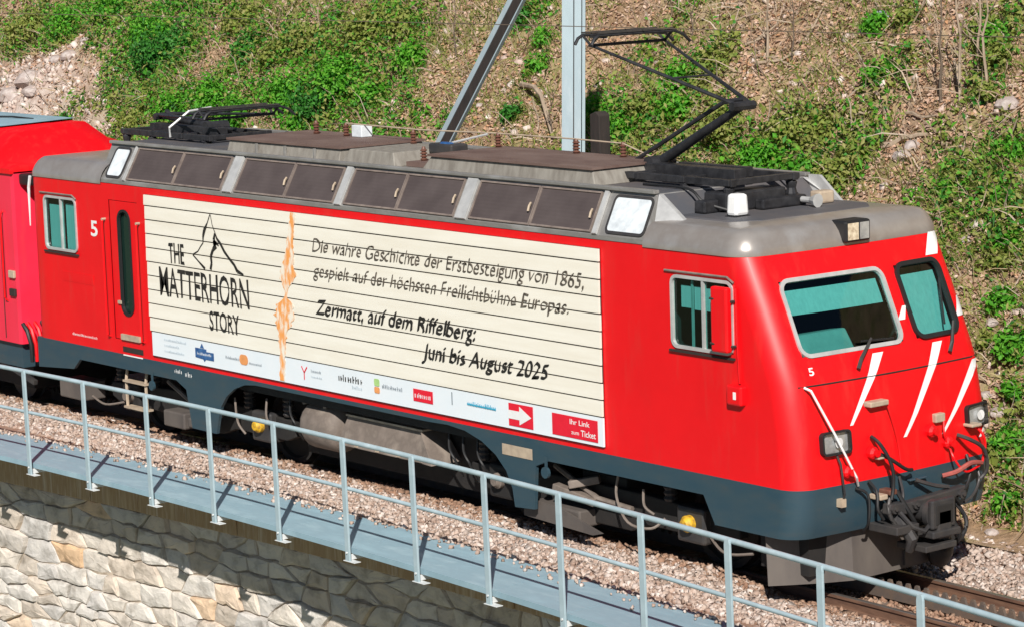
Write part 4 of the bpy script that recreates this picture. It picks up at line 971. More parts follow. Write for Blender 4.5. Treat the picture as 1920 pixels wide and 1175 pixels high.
# ---- running gear
for bc, xs_ in ((3.24, (1.75, 4.73)), (10.80, (9.31, 12.29))):
    fr_ = MB()
    for y in (-.93, .93):
        fr_.prism([(bc-2.1, .62), (bc-1.9, .55), (bc-.8, .55), (bc-.5, .45), (bc+.5, .45), (bc+.8, .55), (bc+1.9, .55), (bc+2.1, .62), (bc+2.1, .80), (bc+.7, .86), (bc-.7, .86), (bc-2.1, .80)], 'y', y-.06, y+.06)
    fr_.box(bc-.35, bc+.35, -.9, .9, .55, .95)
    fo = fr_.build('bogie_frame', 'under_black', loco, bevel=.015)
    for xw in xs_:
        for y in (-.55, .55):
            wh = MB().lathe([(0, -.06), (.12, -.06), (.14, -.03), (.38, -.02), (.40, -.06), (.47, -.06), (.47, .055), (.50, .06) if y < 0 else (.47, .06), (.46, .075), (.30, .06), (0, .06)], (xw, y, ZR+.47), 'y', 28)
            wh.build('wheel', 'under_black', fo, smooth=True)
        MB().box(xw-.20, xw+.20, -1.08, -.86, .50, .86).build('axle_box', 'steel_dark' if xw in (4.73, 12.29) else 'under_black', fo, bevel=.03)
        MB().lathe([(0, -.015), (.05, -.015), (.062, 0), (.07, .02), (.085, .03), (.085, .10), (0, .10)], (xw, -1.16, .70), 'y', 16).build('axle_cap', 'yellow_paint' if xw in (4.73, 12.29) else 'under_grime', fo, smooth=True)
        for dx in (-.42, .42): MB().lathe([(0, 0)]+[(.075 if k % 2 else .055, .02+.028*k) for k in range(9)]+[(0, .26)], (xw+dx, -.95, .82), 'z', 10).build('spring', 'steel_dark', fo)
    MB().tube([(bc-.6, -1.05, .98), (bc+.1, -1.08, .74), (bc+.6, -1.05, .70)], .03, 6).build('damper', 'under_grime', fo)
for x in (5.45, 8.5, 8.75, 9.0): MB().tube(spline([(x, -1.12, 1.12), (x+.03, -1.15, .95), (x+.10, -1.12, .80), (x+.06, -1.0, .62)]), .014, 6).build('cable', 'rubber', loco, smooth=True)
for x in (6.9, 7.3, 7.7): MB().box(x, x+.05, -1.262, -1.24, .755, .775).build('duct_bolt', 'tan_paint', loco)
MB().box(5.3, 8.9, -.80, .90, .42, 1.12).build('transformer_box', 'under_black', loco)
MB().box(4.6, 9.6, .9, 1.2, .42, 1.12).build('equipment_box', 'under_black', loco)
# air tank with straps
tk = MB().lathe([(0, 0), (.16, .015), (.25, .06), (.285, .13), (.285, .60), (.25, .67), (.16, .72), (0, .735)], (5.72, -.98, .86), 'x', 20).build('air_tank', 'under_grime', loco, smooth=True)
for x in (5.80, 6.22): MB().tube([(x, -1.15, 1.10), (x-.02, -1.18, 1.27)], .035, 6).build('strap', 'under_grime', tk)
tr_ = MB().add([(6.55, -1.25, .74), (8.15, -1.25, .74), (8.05, -1.12, 1.06), (6.60, -1.12, 1.06), (6.55, -.82, .74), (8.15, -.82, .74), (8.05, -.82, 1.06), (6.60, -.82, 1.06)],
               [(0, 3, 2, 1), (4, 5, 6, 7), (0, 1, 5, 4), (1, 2, 6, 5), (2, 3, 7, 6), (3, 0, 4, 7)]).build('cooler_duct', 'under_grime', loco, bevel=.012)
MB().box(6.62, 8.06, -1.16, -.85, 1.063, 1.085).build('duct_lip', 'tan_paint', tr_)
MB().add([(8.06, -1.18, 1.06), (8.35, -1.27, .74), (8.35, -.85, .74), (8.06, -.85, 1.06), (8.16, -1.25, .74), (8.16, -.85, .74)], [(0, 1, 2, 3), (0, 4, 1), (3, 2, 5), (1, 4, 5, 2), (0, 3, 5, 4)]).build('duct_end', 'under_grime', tr_)
# ladder under the cab door
ld = MB()
for x in (1.95, 2.42): ld.tube([(x, -1.22, 1.12), (x, -1.25, .95), (x+.01, -1.25, .58)], .02, 6)
for z in (.93, .60): ld.box(1.93, 2.46, -1.29, -1.18, z, z+.025)
ld.build('cab_ladder', 'tan_paint', loco)
for a in ((.05, .65, -1.15, -.8, .50, .74), (2.72, 3.20, -1.2, -.8, .46, .66), (3.25, 3.62, -1.18, -.8, .50, .62), (9.95, 10.75, -1.2, -.8, .42, .60)):
    MB().box(*a).build('brake_box', 'plow_grime', loco, bevel=.02)
MB().prism([(9.9, .44), (11.0, .40), (11.15, .44), (10.5, .60), (9.9, .64)], 'y', -1.24, -1.22).build('guard_plate', 'plow_grime', loco)
for (xa_, ya_, za_, xb_, yb_, zb_) in ((10.35, -1.18, .80, 10.9, -1.1, .70), (10.6, -1.2, .86, 10.85, -1.0, .92)):
    MB().beam((xa_, ya_, za_), (xb_, yb_, zb_), .10, .08).build('brake_lever', 'under_grime', loco, bevel=.01)
for pts in ([(11.35, -1.18, 1.06), (11.36, -1.22, .85), (11.55, -1.24, .62), (11.85, -1.2, .60), (11.95, -1.1, .7)], [(11.75, -1.2, .98), (11.78, -1.22, .82), (11.88, -1.18, .74)], [(4.35, -1.18, 1.0), (4.42, -1.2, .72), (4.52, -1.16, .58)],
            [(4.95, -1.12, 1.05), (5.05, -1.2, .85), (5.22, -1.2, .72)], [(12.6, -1.1, .62), (12.9, -1.18, .52), (13.2, -1.1, .55)], [(1.0, -1.2, .62), (1.35, -1.22, .56), (1.7, -1.15, .62)]):
    MB().tube(spline(pts), .014, 6).build('pipe', 'under_grime', loco, smooth=True)
for x in (2.75, 10.42):
    lg = MB().box(x-.02, x+.02, -HW-.012, -HW-.004, 1.02, 1.14); lg.lathe([(.03, 0), (.06, 0), (.06, .03), (.03, .03)], (x, -HW-.03, .98), 'y', 12); lg.build('lifting_lug', 'blue_grey_paint', loco)
# snow plough, coupler
def pl(y, z): return (13.98-.42*min(1, max(0, (abs(y)-.55)/.72))**1.2-.05*(z-.3), y, z)
mb = MB(); Yp = [-1.26, -1.1, -.85, -.55, -.1, .3, .62, .95, 1.26]; top = [.86, .80, .86, .84, .84, .70, .68, .74, .8]
for y, t_ in zip(Yp, top):
    for z in (.33, .5, t_): mb.v.append(pl(y, z))
for i in range(len(Yp)-1):
    for j in range(2): a = i*3+j; mb.f.append((a, a+3, a+4, a+1))
po = mb.build('snow_plough', 'plow_grime', loco); so = po.modifiers.new('solid', 'SOLIDIFY'); so.thickness = .02
MB().box(13.96, 14.0, .12, .42, .36, .50).build('plough_plate', 'plow_grime', po)
MB().box(13.2, 13.85, -1.0, 1.0, .42, 1.1).build('front_beam', 'under_black', loco)
cp = MB().lathe([(0, 0), (.10, 0), (.10, .30), (.14, .32), (.14, .38), (0, .38)], (14.05, .1, .93), 'x', 16).build('centre_buffer', 'steel_dark', loco, smooth=True)
pt = MB(); pt.box(14.43, 14.49, -.02, .30, .80, 1.08); pt.build('buffer_plate', 'steel_dark', cp, bevel=.02)
MB().box(14.485, 14.50, .03, .25, .84, 1.03).build('buffer_face', 'under_black', cp, bevel=.01)
MB().prism([(-.40, .98), (-.10, .94), (.35, .96), (.62, 1.04), (.66, 1.10), (.30, 1.08), (-.10, 1.06), (-.38, 1.08)], 'x', 14.20, 14.30).build('drawbar', 'steel_dark', cp, bevel=.015)
for y in (-.34, -.05, .58): MB().lathe([(0, 0), (.045, 0), (.045, .03), (.02, .03), (.02, .05), (0, .05)], (14.30, y, 1.03), 'x', 8).build('bolt', 'steel_dark', cp)
MB().tube([(14.34, -.30, 1.0), (14.42, -.22, .86), (14.46, -.10, .80), (14.42, .02, .84)], .022, 6).build('chain', 'steel_dark', cp, smooth=True)
MB().box(14.28, 14.52, -.04, .34, .72, .79).build('lower_jaw', 'steel_dark', cp, bevel=.015)
MB().box(14.0, 14.42, -.42, -.12, .80, .88).build('coupler_step', 'steel_dark', cp, bevel=.01); MB().box(14.12, 14.50, -.12, .30, .60, .66).build('coupler_step', 'steel_dark', cp, bevel=.01)
MB().tube([(14.1, -.26, .98), (14.3, -.25, .90), (14.42, -.22, .74), (14.36, -.20, .62)], [.05, .06, .06, .04], 8).build('screw_link', 'steel_dark', cp, smooth=True)
MB().tube([(14.1, .26, .98), (14.3, .27, .90), (14.40, .26, .70), (14.34, .24, .58)], [.05, .05, .05, .04], 8).build('screw_link', 'steel_dark', cp, smooth=True)
MB().box(14.36, 14.50, .05, .24, .70, .98).build('coupler_jaw', 'steel_dark', cp, bevel=.02)
MB().lathe([(0, 0), (.16, 0), (.17, .05), (.06, .12), (0, .12)], (14.05, .52, .46), 'x', 14).build('horn', 'rubber', loco, smooth=True)
hose([(.30, 1.0, .1), (.45, .85, .30), (.50, .62, .30), (.46, .48, .15)], .025, 'rubber'); hose([(.62, .98, .05), (.70, .80, .22), (.64, .60, .22), (.55, .50, .12)], .022, 'rubber')

# ------------------------------------------------------------------ coach behind the locomotive
coach = thing('passenger_coach', 'red passenger coach with grey roof strip coupled behind the locomotive', 'coach', (-7, 0, ZR))
XE = -.52
def loft(sec, xsn, fn):
    mb = MB(); n = len(sec)
    for k, x in enumerate(xsn):
        for (y, z) in sec: mb.v.append(fn(k, x, y, z))
    for i in range(len(xsn)-1):
        for j in range(n-1): mb.f.append((i*n+j, i*n+j+1, (i+1)*n+j+1, (i+1)*n+j))
    return mb, n
mb, n = loft([(1.36, 3.42), (1.36, 1.15), (-1.36, 1.15), (-1.36, 3.42)], [-15, XE-.06, XE], lambda k, x, y, z: (x, y*(.985 if k == 2 else 1), z))
mb.f.append(tuple(2*n+j for j in range(n))); mb.build('coach_side', 'coach_red_lit', coach)
sec = [(-1.39, 3.40), (-1.39, 3.47), (-1.30, 3.57), (-.92, 3.87), (-.30, 3.955), (.12, 3.955), (.45, 3.72), (.9, 3.50), (1.30, 3.44), (1.36, 3.40)]
mb, n = loft(sec, [-15, XE-.62, XE-.02, XE], lambda k, x, y, z: (x, y, z if k < 2 else min(z, 3.50 if k == 2 else 3.44)))
mb.f.append(tuple(3*n+j for j in range(n))); mb.build('coach_roof', 'red_paint', coach, smooth=True)
MB().add([(-14.5, -.90, 3.885), (-2.1, -.90, 3.885), (-1.36, -.28, 3.972), (-1.5, .18, 3.972), (-14.5, .18, 3.972)], [(0, 1, 2, 3, 4)]).build('roof_strip', 'blue_grey_paint', coach)
sh = [v for v in coach.children if v.name.startswith('roof_strip')][0]
me = sh.data; me.materials.clear(); me.materials.append(M['deck_paint'])
for v in me.vertices: v.co.z += .012
MB().box(XE-.42, XE-.405, -1.366, -1.358, 1.2, 3.40).build('door_seam', 'gap_dark', coach)
MB().tube([(XE-.30, -1.365, 2.9), (XE-.30, -1.41, 2.85), (XE-.30, -1.41, 1.75), (XE-.30, -1.365, 1.70)], .013, 6).build('grab_rail', 'red_paint', coach)
MB().box(XE+.01, XE+.30, -1.28, 1.28, 3.25, 3.40).build('gangway_hood', 'rubber', coach, bevel=.03)
MB().tube([(-2.9, -.35, 3.985), (-2.4, -.30, 4.0), (-1.9, -.25, 3.985)], .012, 6).build('roof_rail', 'rubber', coach)
MB().box(-14.9, XE-.1, -1.30, 1.30, .82, 1.145).build('coach_skirt', 'blue_grey_paint', coach)
MB().box(XE, XE+.22, -.6, .6, 1.2, 3.3).build('gangway', 'rubber', coach, bevel=.05)
for (y, z) in ((-1.20, 2.02), (-1.22, 1.78)):
    MB().box(XE-.20, XE-.05, -1.40, -1.36, z, z+.10).build('socket', 'tan_paint' if z > 1.9 else 'gap_dark', coach, bevel=.01)
for k, (ya, m_) in enumerate(((-1.25, 'red_paint'), (-1.15, 'red_paint'), (-1.05, 'rubber'), (-1.32, 'rubber'))):
    MB().tube([(XE-.02, ya, 1.42), (XE+.09, ya, 1.34), (XE+.15, ya+.02, 1.15), (XE+.10, ya+.05, .92)], .028, 7).build('end_hose', m_, coach, smooth=True)
MB().tube([(XR+.08, -1.35, 3.40), (XR+.03, -1.35, 3.25), (XR+.02, -1.35, 2.75)], [.022, .02, .008], 6).build('end_handrail', 'foot_paint', loco)
MB().beam((-1.6, -1.28, .92), (-.5, -1.2, .62), .06, .06).build('step_bracket', 'steel_dark', coach)
for x in (-1.9, -4.0):
    for y in (-.55, .55): MB().lathe([(0, -.06), (.4, -.06), (.4, .05), (.43, .06), (0, .06)], (x, y, ZR+.40), 'y', 24).build('wheel', 'steel_dark', coach)
MB().box(-4.6, -1.0, -.95, .95, .45, .85).build('bogie', 'under_black', coach)

# ------------------------------------------------------------------ mast and wires
mx0, my0 = 6.30, 2.55
mast = thing('catenary_mast', 'pale grey steel H beam mast with slanting brace behind the locomotive', 'mast', (mx0, my0, float(hz(mx0, my0))))
lean = -.045
def hbeam(p0, p1, wid, dep, tf, axis_y=True):
    p0, p1 = Vector(p0), Vector(p1); d = (p1-p0).normalized(); a = Vector((.62, -.78, 0)) ; a = (a-d*a.dot(d)).normalized(); c = d.cross(a)
    mb = MB()
    def bar(ca, cc, wa, wc):
        vs = [p+a*(ca+sa*wa/2)+c*(cc+sc*wc/2) for p in (p0, p1) for sa, sc in ((-1, -1), (1, -1), (1, 1), (-1, 1))]
        mb.add(vs, [(3, 2, 1, 0), (4, 5, 6, 7), (0, 1, 5, 4), (1, 2, 6, 5), (2, 3, 7, 6), (3, 0, 4, 7)])
    return mb, bar
mb, bar = hbeam((mx0-.20, my0, -.2), (mx0+.24, my0, 9.0), 0, 0, 0)
bar(.12, 0, .014, .235); bar(-.12, 0, .014, .235); bar(0, 0, .226, .012); mb.build('mast_post', 'mast_paint', mast)
mb, bar = hbeam((mx0-.20, my0, -.2), (mx0+.24, my0, 9.0), 0, 0, 0); bar(.131, .028, .008, .012); mb.build('mast_cable', 'steel_dark', mast)
p0 = Vector((.42, 2.55, -.1)); p1 = Vector((6.2, 2.55, 6.55))
d = (p1-p0).normalized(); c = Vector((0, 1, 0)); a = c.cross(d).normalized()
mb = MB()
def bar2(ca, cc, wa, wc):
    vs = [p+a*(ca+sa*wa/2)+c*(cc+sc*wc/2) for p in (p0, p1) for sa, sc in ((-1, -1), (1, -1), (1, 1), (-1, 1))]
    mb.add(vs, [(3, 2, 1, 0), (4, 5, 6, 7), (0, 1, 5, 4), (1, 2, 6, 5), (2, 3, 7, 6), (3, 0, 4, 7)])
bar2(-.075, -.02, .075, .06); bar2(.105, -.02, .018, .05)
bo_ = mb.build('mast_brace', 'mast_paint', mast); mb = MB(); bar2(.03, -.03, .132, .02); mb.build('brace_web', 'near_black', bo_)  # web coloured near-black between the pale flanges
for (z, y, r_, lab, x0, x1) in ((5.40, .05, .0045, 'thin contact wire running over the raised pantograph', -30, 30), (6.35, .05, .005, 'thin carrier wire above the contact wire', -30, 30)):
    o = MB().tube([(x, y+yc(x)*.5, z+(0 if z < 6 else .25*((x-6)/20)**2)) for x in np.arange(x0, x1+.1, 2.0)], r_, 5).build('overhead_wire', 'bark_dark'); tag(o, lab, 'wire', 'overhead wires')
# near-black upright block right of the mast
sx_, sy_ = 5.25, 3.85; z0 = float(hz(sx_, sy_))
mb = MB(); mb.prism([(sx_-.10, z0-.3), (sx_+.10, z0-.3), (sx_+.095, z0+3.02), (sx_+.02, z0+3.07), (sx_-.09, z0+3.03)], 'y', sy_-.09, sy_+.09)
o = mb.build('dark_upright', 'near_black', bevel=.012); tag(o, 'near-black upright block just right of the mast', 'post')

# ------------------------------------------------------------------ hillside vegetation
def hill_n(x, y):
    e = .15; gx = (hz(x+e, y)-hz(x-e, y))/(2*e); gy = (hz(x, y+e)-hz(x, y-e))/(2*e)
    n_ = np.stack([-gx, -gy, np.ones_like(gx)], 1); return n_/np.linalg.norm(n_, axis=1, keepdims=True)
def leaf_mesh(name, P, N, L, W, fold=.25, rng=RNG):
    """folded diamond leaves at P, lying about normal N"""
    n = len(P); t_ = rng.normal(size=(n, 3)); t_ -= N*(t_*N).sum(1, keepdims=True); t_ /= np.linalg.norm(t_, axis=1, keepdims=True)
    b_ = np.cross(N, t_); L = L[:, None]; W = W[:, None]
    v0 = P-t_*L*.5; v1 = P+b_*W*.5+N*W*fold; v2 = P+t_*L*.5-N*L*.12; v3 = P-b_*W*.5+N*W*fold
    V = np.stack([v0, v1, v2, v3], 1).reshape(-1, 3); i = 4*np.arange(n)[:, None]
    F = np.concatenate([i+np.array([[0, 1, 2]]), i+np.array([[0, 2, 3]])], 1).reshape(-1, 3)
    return np_mesh(name, V, F)
def rand_unit(n, bias, k, rng=RNG):
    v = rng.normal(size=(n, 3))+np.asarray(bias)*k; return v/np.linalg.norm(v, axis=1, keepdims=True)
nv = np.vectorize(lambda a, b_, c: mnoise.noise((a, b_, c)))

SH = [(-10.25, 6.98, .56, 1), (-11.22, 7.31, .38, 0), (-7.8, 7.06, .29, 1), (-14.45, 7.46, .45, 0), (-16.08, 7.57, .41, 2), (-13.07, 7.65, .35, 0), (-5.6, 6.41, .43, 0), (-4.51, 6.28, .42, 1),
      (-4.35, 6.6, .47, 0), (-4.57, 7.31, .43, 2), (-6.04, 7.28, .35, 2), (-8.69, 7.67, .32, 2), (-8.34, 5.96, .36, 0), (-7.49, 6.17, .36, 0), (-9.59, 5.87, .28, 2), (-4.73, 6.01, .3, 0), (-6.66, 6.06, .31, 0),
      (-3.44, 6.57, .29, 0), (-3.9, 7.46, .34, 2), (-3.12, 7.08, .29, 0), (-6.76, 7.01, .27, 2), (2.04, 6.56, .29, 0), (2.86, 6.29, .29, 0), (3.02, 6.56, .29, 2), (3.86, 6.39, .33, 0), (3.46, 6.96, .26, 0),
      (4.85, 6.26, .32, 2), (3.81, 7.14, .22, 2), (5.98, 6.05, .34, 0), (6.76, 5.86, .34, 0), (7.34, 5.85, .3, 2), (6.06, 6.36, .24, 2), (5.82, 5.82, .21, 0), (7.29, 6.28, .23, 2), (6.54, 6.47, .21, 2), (6.96, 7.21, .19, 0),
      (6.18, 7.83, .18, 0), (6.58, 8.02, .17, 2), (-.1, 7.21, .2, 0), (-1.39, 7.97, .24, 1), (-.61, 7.74, .16, 0), (.37, 6.3, .17, 1), (9.87, 6.26, .22, 0), (8.89, 6.99, .16, 2), (8.78, 7.3, .18, 2), (10.79, 5.31, .21, 0),
      (10.74, 5.09, .18, 2), (11.68, 4.29, .21, 0), (11.19, 4.67, .17, 0), (12.39, 3.35, .17, 2), (11.96, 3.96, .15, 0), (11.23, 4.35, .12, 2), (12.81, 2.99, .14, 0), (8.39, 7.75, .2, 0), (9.3, 6.04, .16, 2), (9.34, 5.81, .13, 0),
      (-12.15, 5.97, .17, 1), (10.21, 5.78, .17, 0), (12.4, 3.46, .16, 0)]
SHA = np.array([(a, b_, c) for a, b_, c, k in SH])
# ground cover leaves: clumpy
def scatter(n, xa=-24, xb=19, ya=2.75, yb=10.5): return RNG.uniform(xa, xb, n), RNG.uniform(ya, yb, n)
x, y = scatter(800000)
f1_ = nv(x*.42, y*.7, 11.3); f2_ = nv(x*1.7, y*1.9, 5.5)
dens = .42+1.30*f1_+.75*f2_+.22*np.clip((-x-1)/4, 0, 1)
near = np.zeros(len(x))
for (a, b_, c) in SHA: near = np.maximum(near, np.exp(-((x-a)**2+((y-b_)*1.2)**2)/(2*(c*1.25)**2)))
dens += 1.0*near-.35
dens -= 1.4*scree_mask(x, y)
dens -= .75*np.clip((y-6.4)/1.0, 0, 1)*np.clip((x-2.2)/2, 0, 1)
dens -= .35*np.exp(-((x-.2)/1.6)**2)
dens -= .75*np.exp(-(((x-8.5)/.8)**2+((y-6.1)/.7)**2))+.5*np.exp(-(((x-10.9)/.5)**2+((y-4.6)/.8)**2))      # bare upper right
keep = RNG.uniform(size=len(x)) < np.clip(dens*1.25-.12, .0, 1)*.5
x, y, f1k = x[keep], y[keep], near[keep]
P = np.stack([x, y, hz(x, y)+RNG.gamma(1.6, .05, len(x))*(1+1.2*f1k)], 1); N = rand_unit(len(x), (.25, -.45, .8), 1.5)
kind = RNG.uniform(size=len(x))+.45*nv(x*.6, y*.6, 20.1)+.22*np.clip((x-1)/3, 0, 1)
for lo, hi, mt, lab in ((-9, .36, 'leaf_bright', 'bright green low leafy ground cover spread over the hillside'), (.36, .58, 'leaf_dark', 'deep green low leaves scattered among the hillside ground cover'), (.58, 9, 'leaf_olive', 'olive yellow low weeds spread over the hillside')):
    s = (kind > lo) & (kind <= hi); n = int(s.sum())
    o = link('ground_cover', leaf_mesh('ground_cover', P[s], N[s], RNG.gamma(6, .0105, n)+.02, RNG.gamma(5, .007, n)+.012), mt, fix=False); tag(o, lab, 'ground cover', kind='stuff')
# leaf litter
x, y = scatter(200000); f1_ = nv(x*.5, y*.7, 2.2); keep = RNG.uniform(size=len(x)) < np.clip(.75+.7*f1_-.55*scree_mask(x, y)+.2*np.clip((x-2)/4, 0, 1), .12, 1)
x, y = x[keep], y[keep]; n = len(x)
P = np.stack([x, y, hz(x, y)+RNG.uniform(.0, .05, n)], 1); N = rand_unit(n, (0.0, -.6, .8), 2.0)
o = link('leaf_litter', leaf_mesh('leaf_litter', P, N, RNG.uniform(.035, .10, n), RNG.uniform(.025, .06, n)), 'litter_leaf', fix=False); tag(o, 'brown and tan dead leaves littering the hillside', 'leaf litter', kind='stuff')
# dry grass blades and twigs: thin bent triangles
def blades(name, n, mt, lab, cat, h0, h1, wd, up, densf):
    x, y = scatter(n); keep = RNG.uniform(size=n) < densf(x, y); x, y = x[keep], y[keep]; n = len(x)
    b0 = np.stack([x, y, hz(x, y)-.01], 1); H = RNG.uniform(h0, h1, n)[:, None]; d = rand_unit(n, (0, -.35, 1), up); s_ = rand_unit(n, (0, 0, 0), 0); s_ -= d*(s_*d).sum(1, keepdims=True); s_ /= np.linalg.norm(s_, axis=1, keepdims=True)
    w_ = (RNG.uniform(.6, 1.3, n)*wd)[:, None]; m_ = b0+d*H*.6; t_ = b0+d*H+np.array([[0, -.25, -.25]])*H*.5
    V = np.stack([b0-s_*w_, b0+s_*w_, m_+s_*w_*.7, m_-s_*w_*.7, t_], 1).reshape(-1, 3); i = 5*np.arange(n)[:, None]
    F = np.concatenate([i+np.array([[0, 1, 2]]), i+np.array([[0, 2, 3]]), i+np.array([[3, 2, 4]])], 1).reshape(-1, 3)
    o = link(name, np_mesh(name, V, F), mt, fix=False); tag(o, lab, cat, kind='stuff')
blades('olive_grass', 140000, 'olive_blade', 'olive and green grass tufts over the hillside', 'grass', .10, .34, .007, 1.6, lambda x, y: np.clip(.45+1.1*nv(x*.6, y*.8, 31.8)-1.2*scree_mask(x, y)-.25*np.clip((y-6.5)/1.2, 0, 1)*np.clip((x-2.5)/2, 0, 1), .02, 1))
blades('dry_grass', 60000, 'straw', 'straw coloured dry grass tufts over the hillside', 'grass', .12, .48, .007, 1.3, lambda x, y: np.clip(.55+.9*nv(x*.8, y*.9, 8.8)-.8*scree_mask(x, y), .03, 1))
blades('twig_litter', 22000, 'twig', 'thin dead twigs strewn over the hillside', 'twigs', .15, .75, .010, .35, lambda x, y: np.clip(.35+.5*np.clip((x-1)/5, 0, 1)+.4*nv(x*.5, y*.5, 1.1), .05, 1))
# loose scree stones
x, y = scatter(26000, -24, 19); keep = RNG.uniform(size=len(x)) < np.clip(scree_mask(x, y)*.95+.05, 0, 1); x, y = x[keep], y[keep]
P = np.stack([x, y, hz(x, y)+.005], 1)
mat_island('scree_stone', [(.50, .38, .32), (.62, .52, .46), (.40, .29, .24), (.70, .62, .56), (.55, .42, .36)], None, .9)
o = link('scree_stones', rock_mesh('scree_stones', P, RNG.uniform(.03, .10, len(x))), 'scree_stone', fix=False); tag(o, 'small pinkish loose stones on the bare scree', 'scree', kind='stuff')

def where(x, y):
    """words that place a thing on the slope"""
    if x < -9: h_ = 'above the red coach'
    elif x < -2: h_ = 'left of the slanting brace'
    elif x < 2.2: h_ = 'near the steel mast'
    elif x < 5.2: h_ = 'behind the raised pantograph'
    elif x < 8.6: h_ = 'above the cab roof'
    else: h_ = 'at the right edge'
    return h_
LM = ['leaf_bright', 'leaf_dark', 'leaf_olive']; LN = ['bright green', 'dark green', 'olive green']
buckets = {}
for (sx_, sy_, sr, kd) in SH: buckets.setdefault((where(sx_, sy_), kd), []).append((sx_, sy_, sr))
ORD = ['lowest', 'second lowest', 'third lowest', 'fourth lowest', 'fifth lowest', 'sixth lowest', 'seventh lowest', 'eighth lowest', 'ninth lowest', 'tenth lowest', 'eleventh lowest', 'twelfth lowest']
for (sx_, sy_, sr, kd) in SH:
    lst = sorted(buckets[(where(sx_, sy_), kd)], key=lambda q: q[1]); k = lst.index((sx_, sy_, sr))
    size = 'large' if sr > .4 else ('mid sized' if sr > .24 else 'small')
    lab = f'{size} {LN[kd]} leafy shrub {where(sx_, sy_)}' + (f', {ORD[min(k, 11)]} of those there' if len(lst) > 1 else '')
    sz = float(hz(sx_, sy_)); th_ = thing('shrub', lab, 'shrub', (sx_, sy_, sz), 'shrubs on the hillside')
    n = int(1500*(sr/.35)**1.7)+160; q = max(5, int(9*sr/.3)); R_ = sr*1.2
    cc = RNG.normal(size=(q, 3)); cc /= np.linalg.norm(cc, axis=1, keepdims=True); cc *= RNG.uniform(.25, .8, (q, 1)); cc[:, 2] = np.abs(cc[:, 2])*.95
    ci_ = RNG.integers(0, q, n); off = RNG.normal(size=(n, 3))*RNG.uniform(.18, .34, (q, 1))[ci_]
    pp = (cc[ci_]+off)*R_; pp[:, 2] = np.maximum(pp[:, 2], -.12*R_+.8*pp[:, 1]*.5)
    N = rand_unit(n, (.3, -.5, .7), .9); N += (off/np.linalg.norm(off, axis=1, keepdims=True))*.8; N /= np.linalg.norm(N, axis=1, keepdims=True)
    P = pp+np.array([[sx_, sy_, sz+.10*sr]])
    fo = link('foliage', leaf_mesh('foliage', P, N, RNG.uniform(.05, .10, n), RNG.uniform(.032, .06, n)), LM[kd], th_, fix=False)
    stm = MB()
    for k in range(4):
        e = cc[k % q]*R_; stm.tube([(sx_, sy_, sz-.05), (sx_+e[0]*.4, sy_+e[1]*.4, sz+.1*sr+e[2]*.5), (sx_+e[0], sy_+e[1], sz+.1*sr+e[2])], [.012, .009, .004], 5)
    stm.build('stem', 'bark_dark', th_)
# bare saplings
SAP = [(4.78, 7.23, 1.25, 'thin pale bare sapling left of a second one above the pantograph knuckle'), (5.1, 7.38, 1.0, 'thin dark bare sapling, right one of the pair above the pantograph knuckle'),
       (8.55, 6.88, 1.7, 'tallest pale bare sapling of the clump at the upper right'), (8.19, 6.93, 1.4, 'bare forked sapling on the left of the upper right clump'), (8.92, 6.95, 1.6, 'bare sapling on the right of the upper right clump'),
       (-2.3, 7.36, 1.0, 'slim bare sapling left of the slanting brace top'), (-6.0, 7.36, .95, 'slim bare sapling among olive shrubs at the upper left'), (1.47, 6.15, .75, 'short bare dead stem between brace and mast'),
       (8.62, 7.14, 1.4, 'thin bare sapling at the back of the upper right clump'), (2.7, 7.77, .8, 'short bare sapling above the pantograph head')]
for k, (sx_, sy_, hh, lab) in enumerate(SAP):
    sz = float(hz(sx_, sy_)); th_ = thing('sapling', lab, 'sapling', (sx_, sy_, sz), 'bare saplings'); rr = random.Random(k+40)
    pts = [(sx_, sy_, sz-.1)]; 
    for j in range(1, 7): pts.append((sx_+rr.uniform(-.02, .02)*j*.6+.03*j*(rr.random()-.4)*.3, sy_+rr.uniform(-.02, .02)*j*.5, sz+hh*j/6))
    r0 = .022 if hh > 1.2 else .014
    MB().tube(pts, [r0*(1-.11*j) for j in range(7)], 6).build('trunk', 'bark_pale' if k % 2 == 0 else 'bark_dark', th_, smooth=True)
    bm_ = MB()
    for j in range(2, 6):
        for q in range(2):
            p = Vector(pts[j]); L_ = hh*rr.uniform(.12, .3); dd = Vector((rr.uniform(-1, 1), rr.uniform(-1, .4), rr.uniform(.2, 1))).normalized()
            bm_.tube([p, p+dd*L_*.5, p+dd*L_+Vector((0, 0, .06))], [.007, .005, .003], 5)
    bm_.build('branch', 'bark_pale', th_)
BR = [(4.07, 7.5, 4.12, 7.87), (4.17, 7.62, 4.37, 7.99), (5.01, 7.71, 4.97, 8.11), (5.45, 6.67, 6.14, 6.68), (6.81, 6.73, 7.19, 6.77), (7.79, 6.73, 8.35, 6.7), (7.78, 6.35, 8.36, 6.51), (8.05, 6.26, 8.33, 6.34), (-.01, 6.82, 1.52, 6.15),
      (.37, 6.71, 1.1, 6.2), (9.11, 6.74, 9.74, 6.7), (8.0, 7.39, 8.44, 7.0), (-5.34, 7.99, -4.29, 8.09), (-6.42, 7.89, -5.54, 8.04), (5.51, 7.11, 5.62, 7.4), (4.65, 7.15, 5.09, 7.53), (3.09, 7.41, 3.42, 7.56), (8.5, 6.55, 8.89, 6.31),
      (7.99, 7.59, 8.17, 7.19), (7.07, 7.85, 7.41, 7.58), (-8.03, 5.43, -7.53, 5.54), (-7.29, 7.61, -7.48, 7.97)]
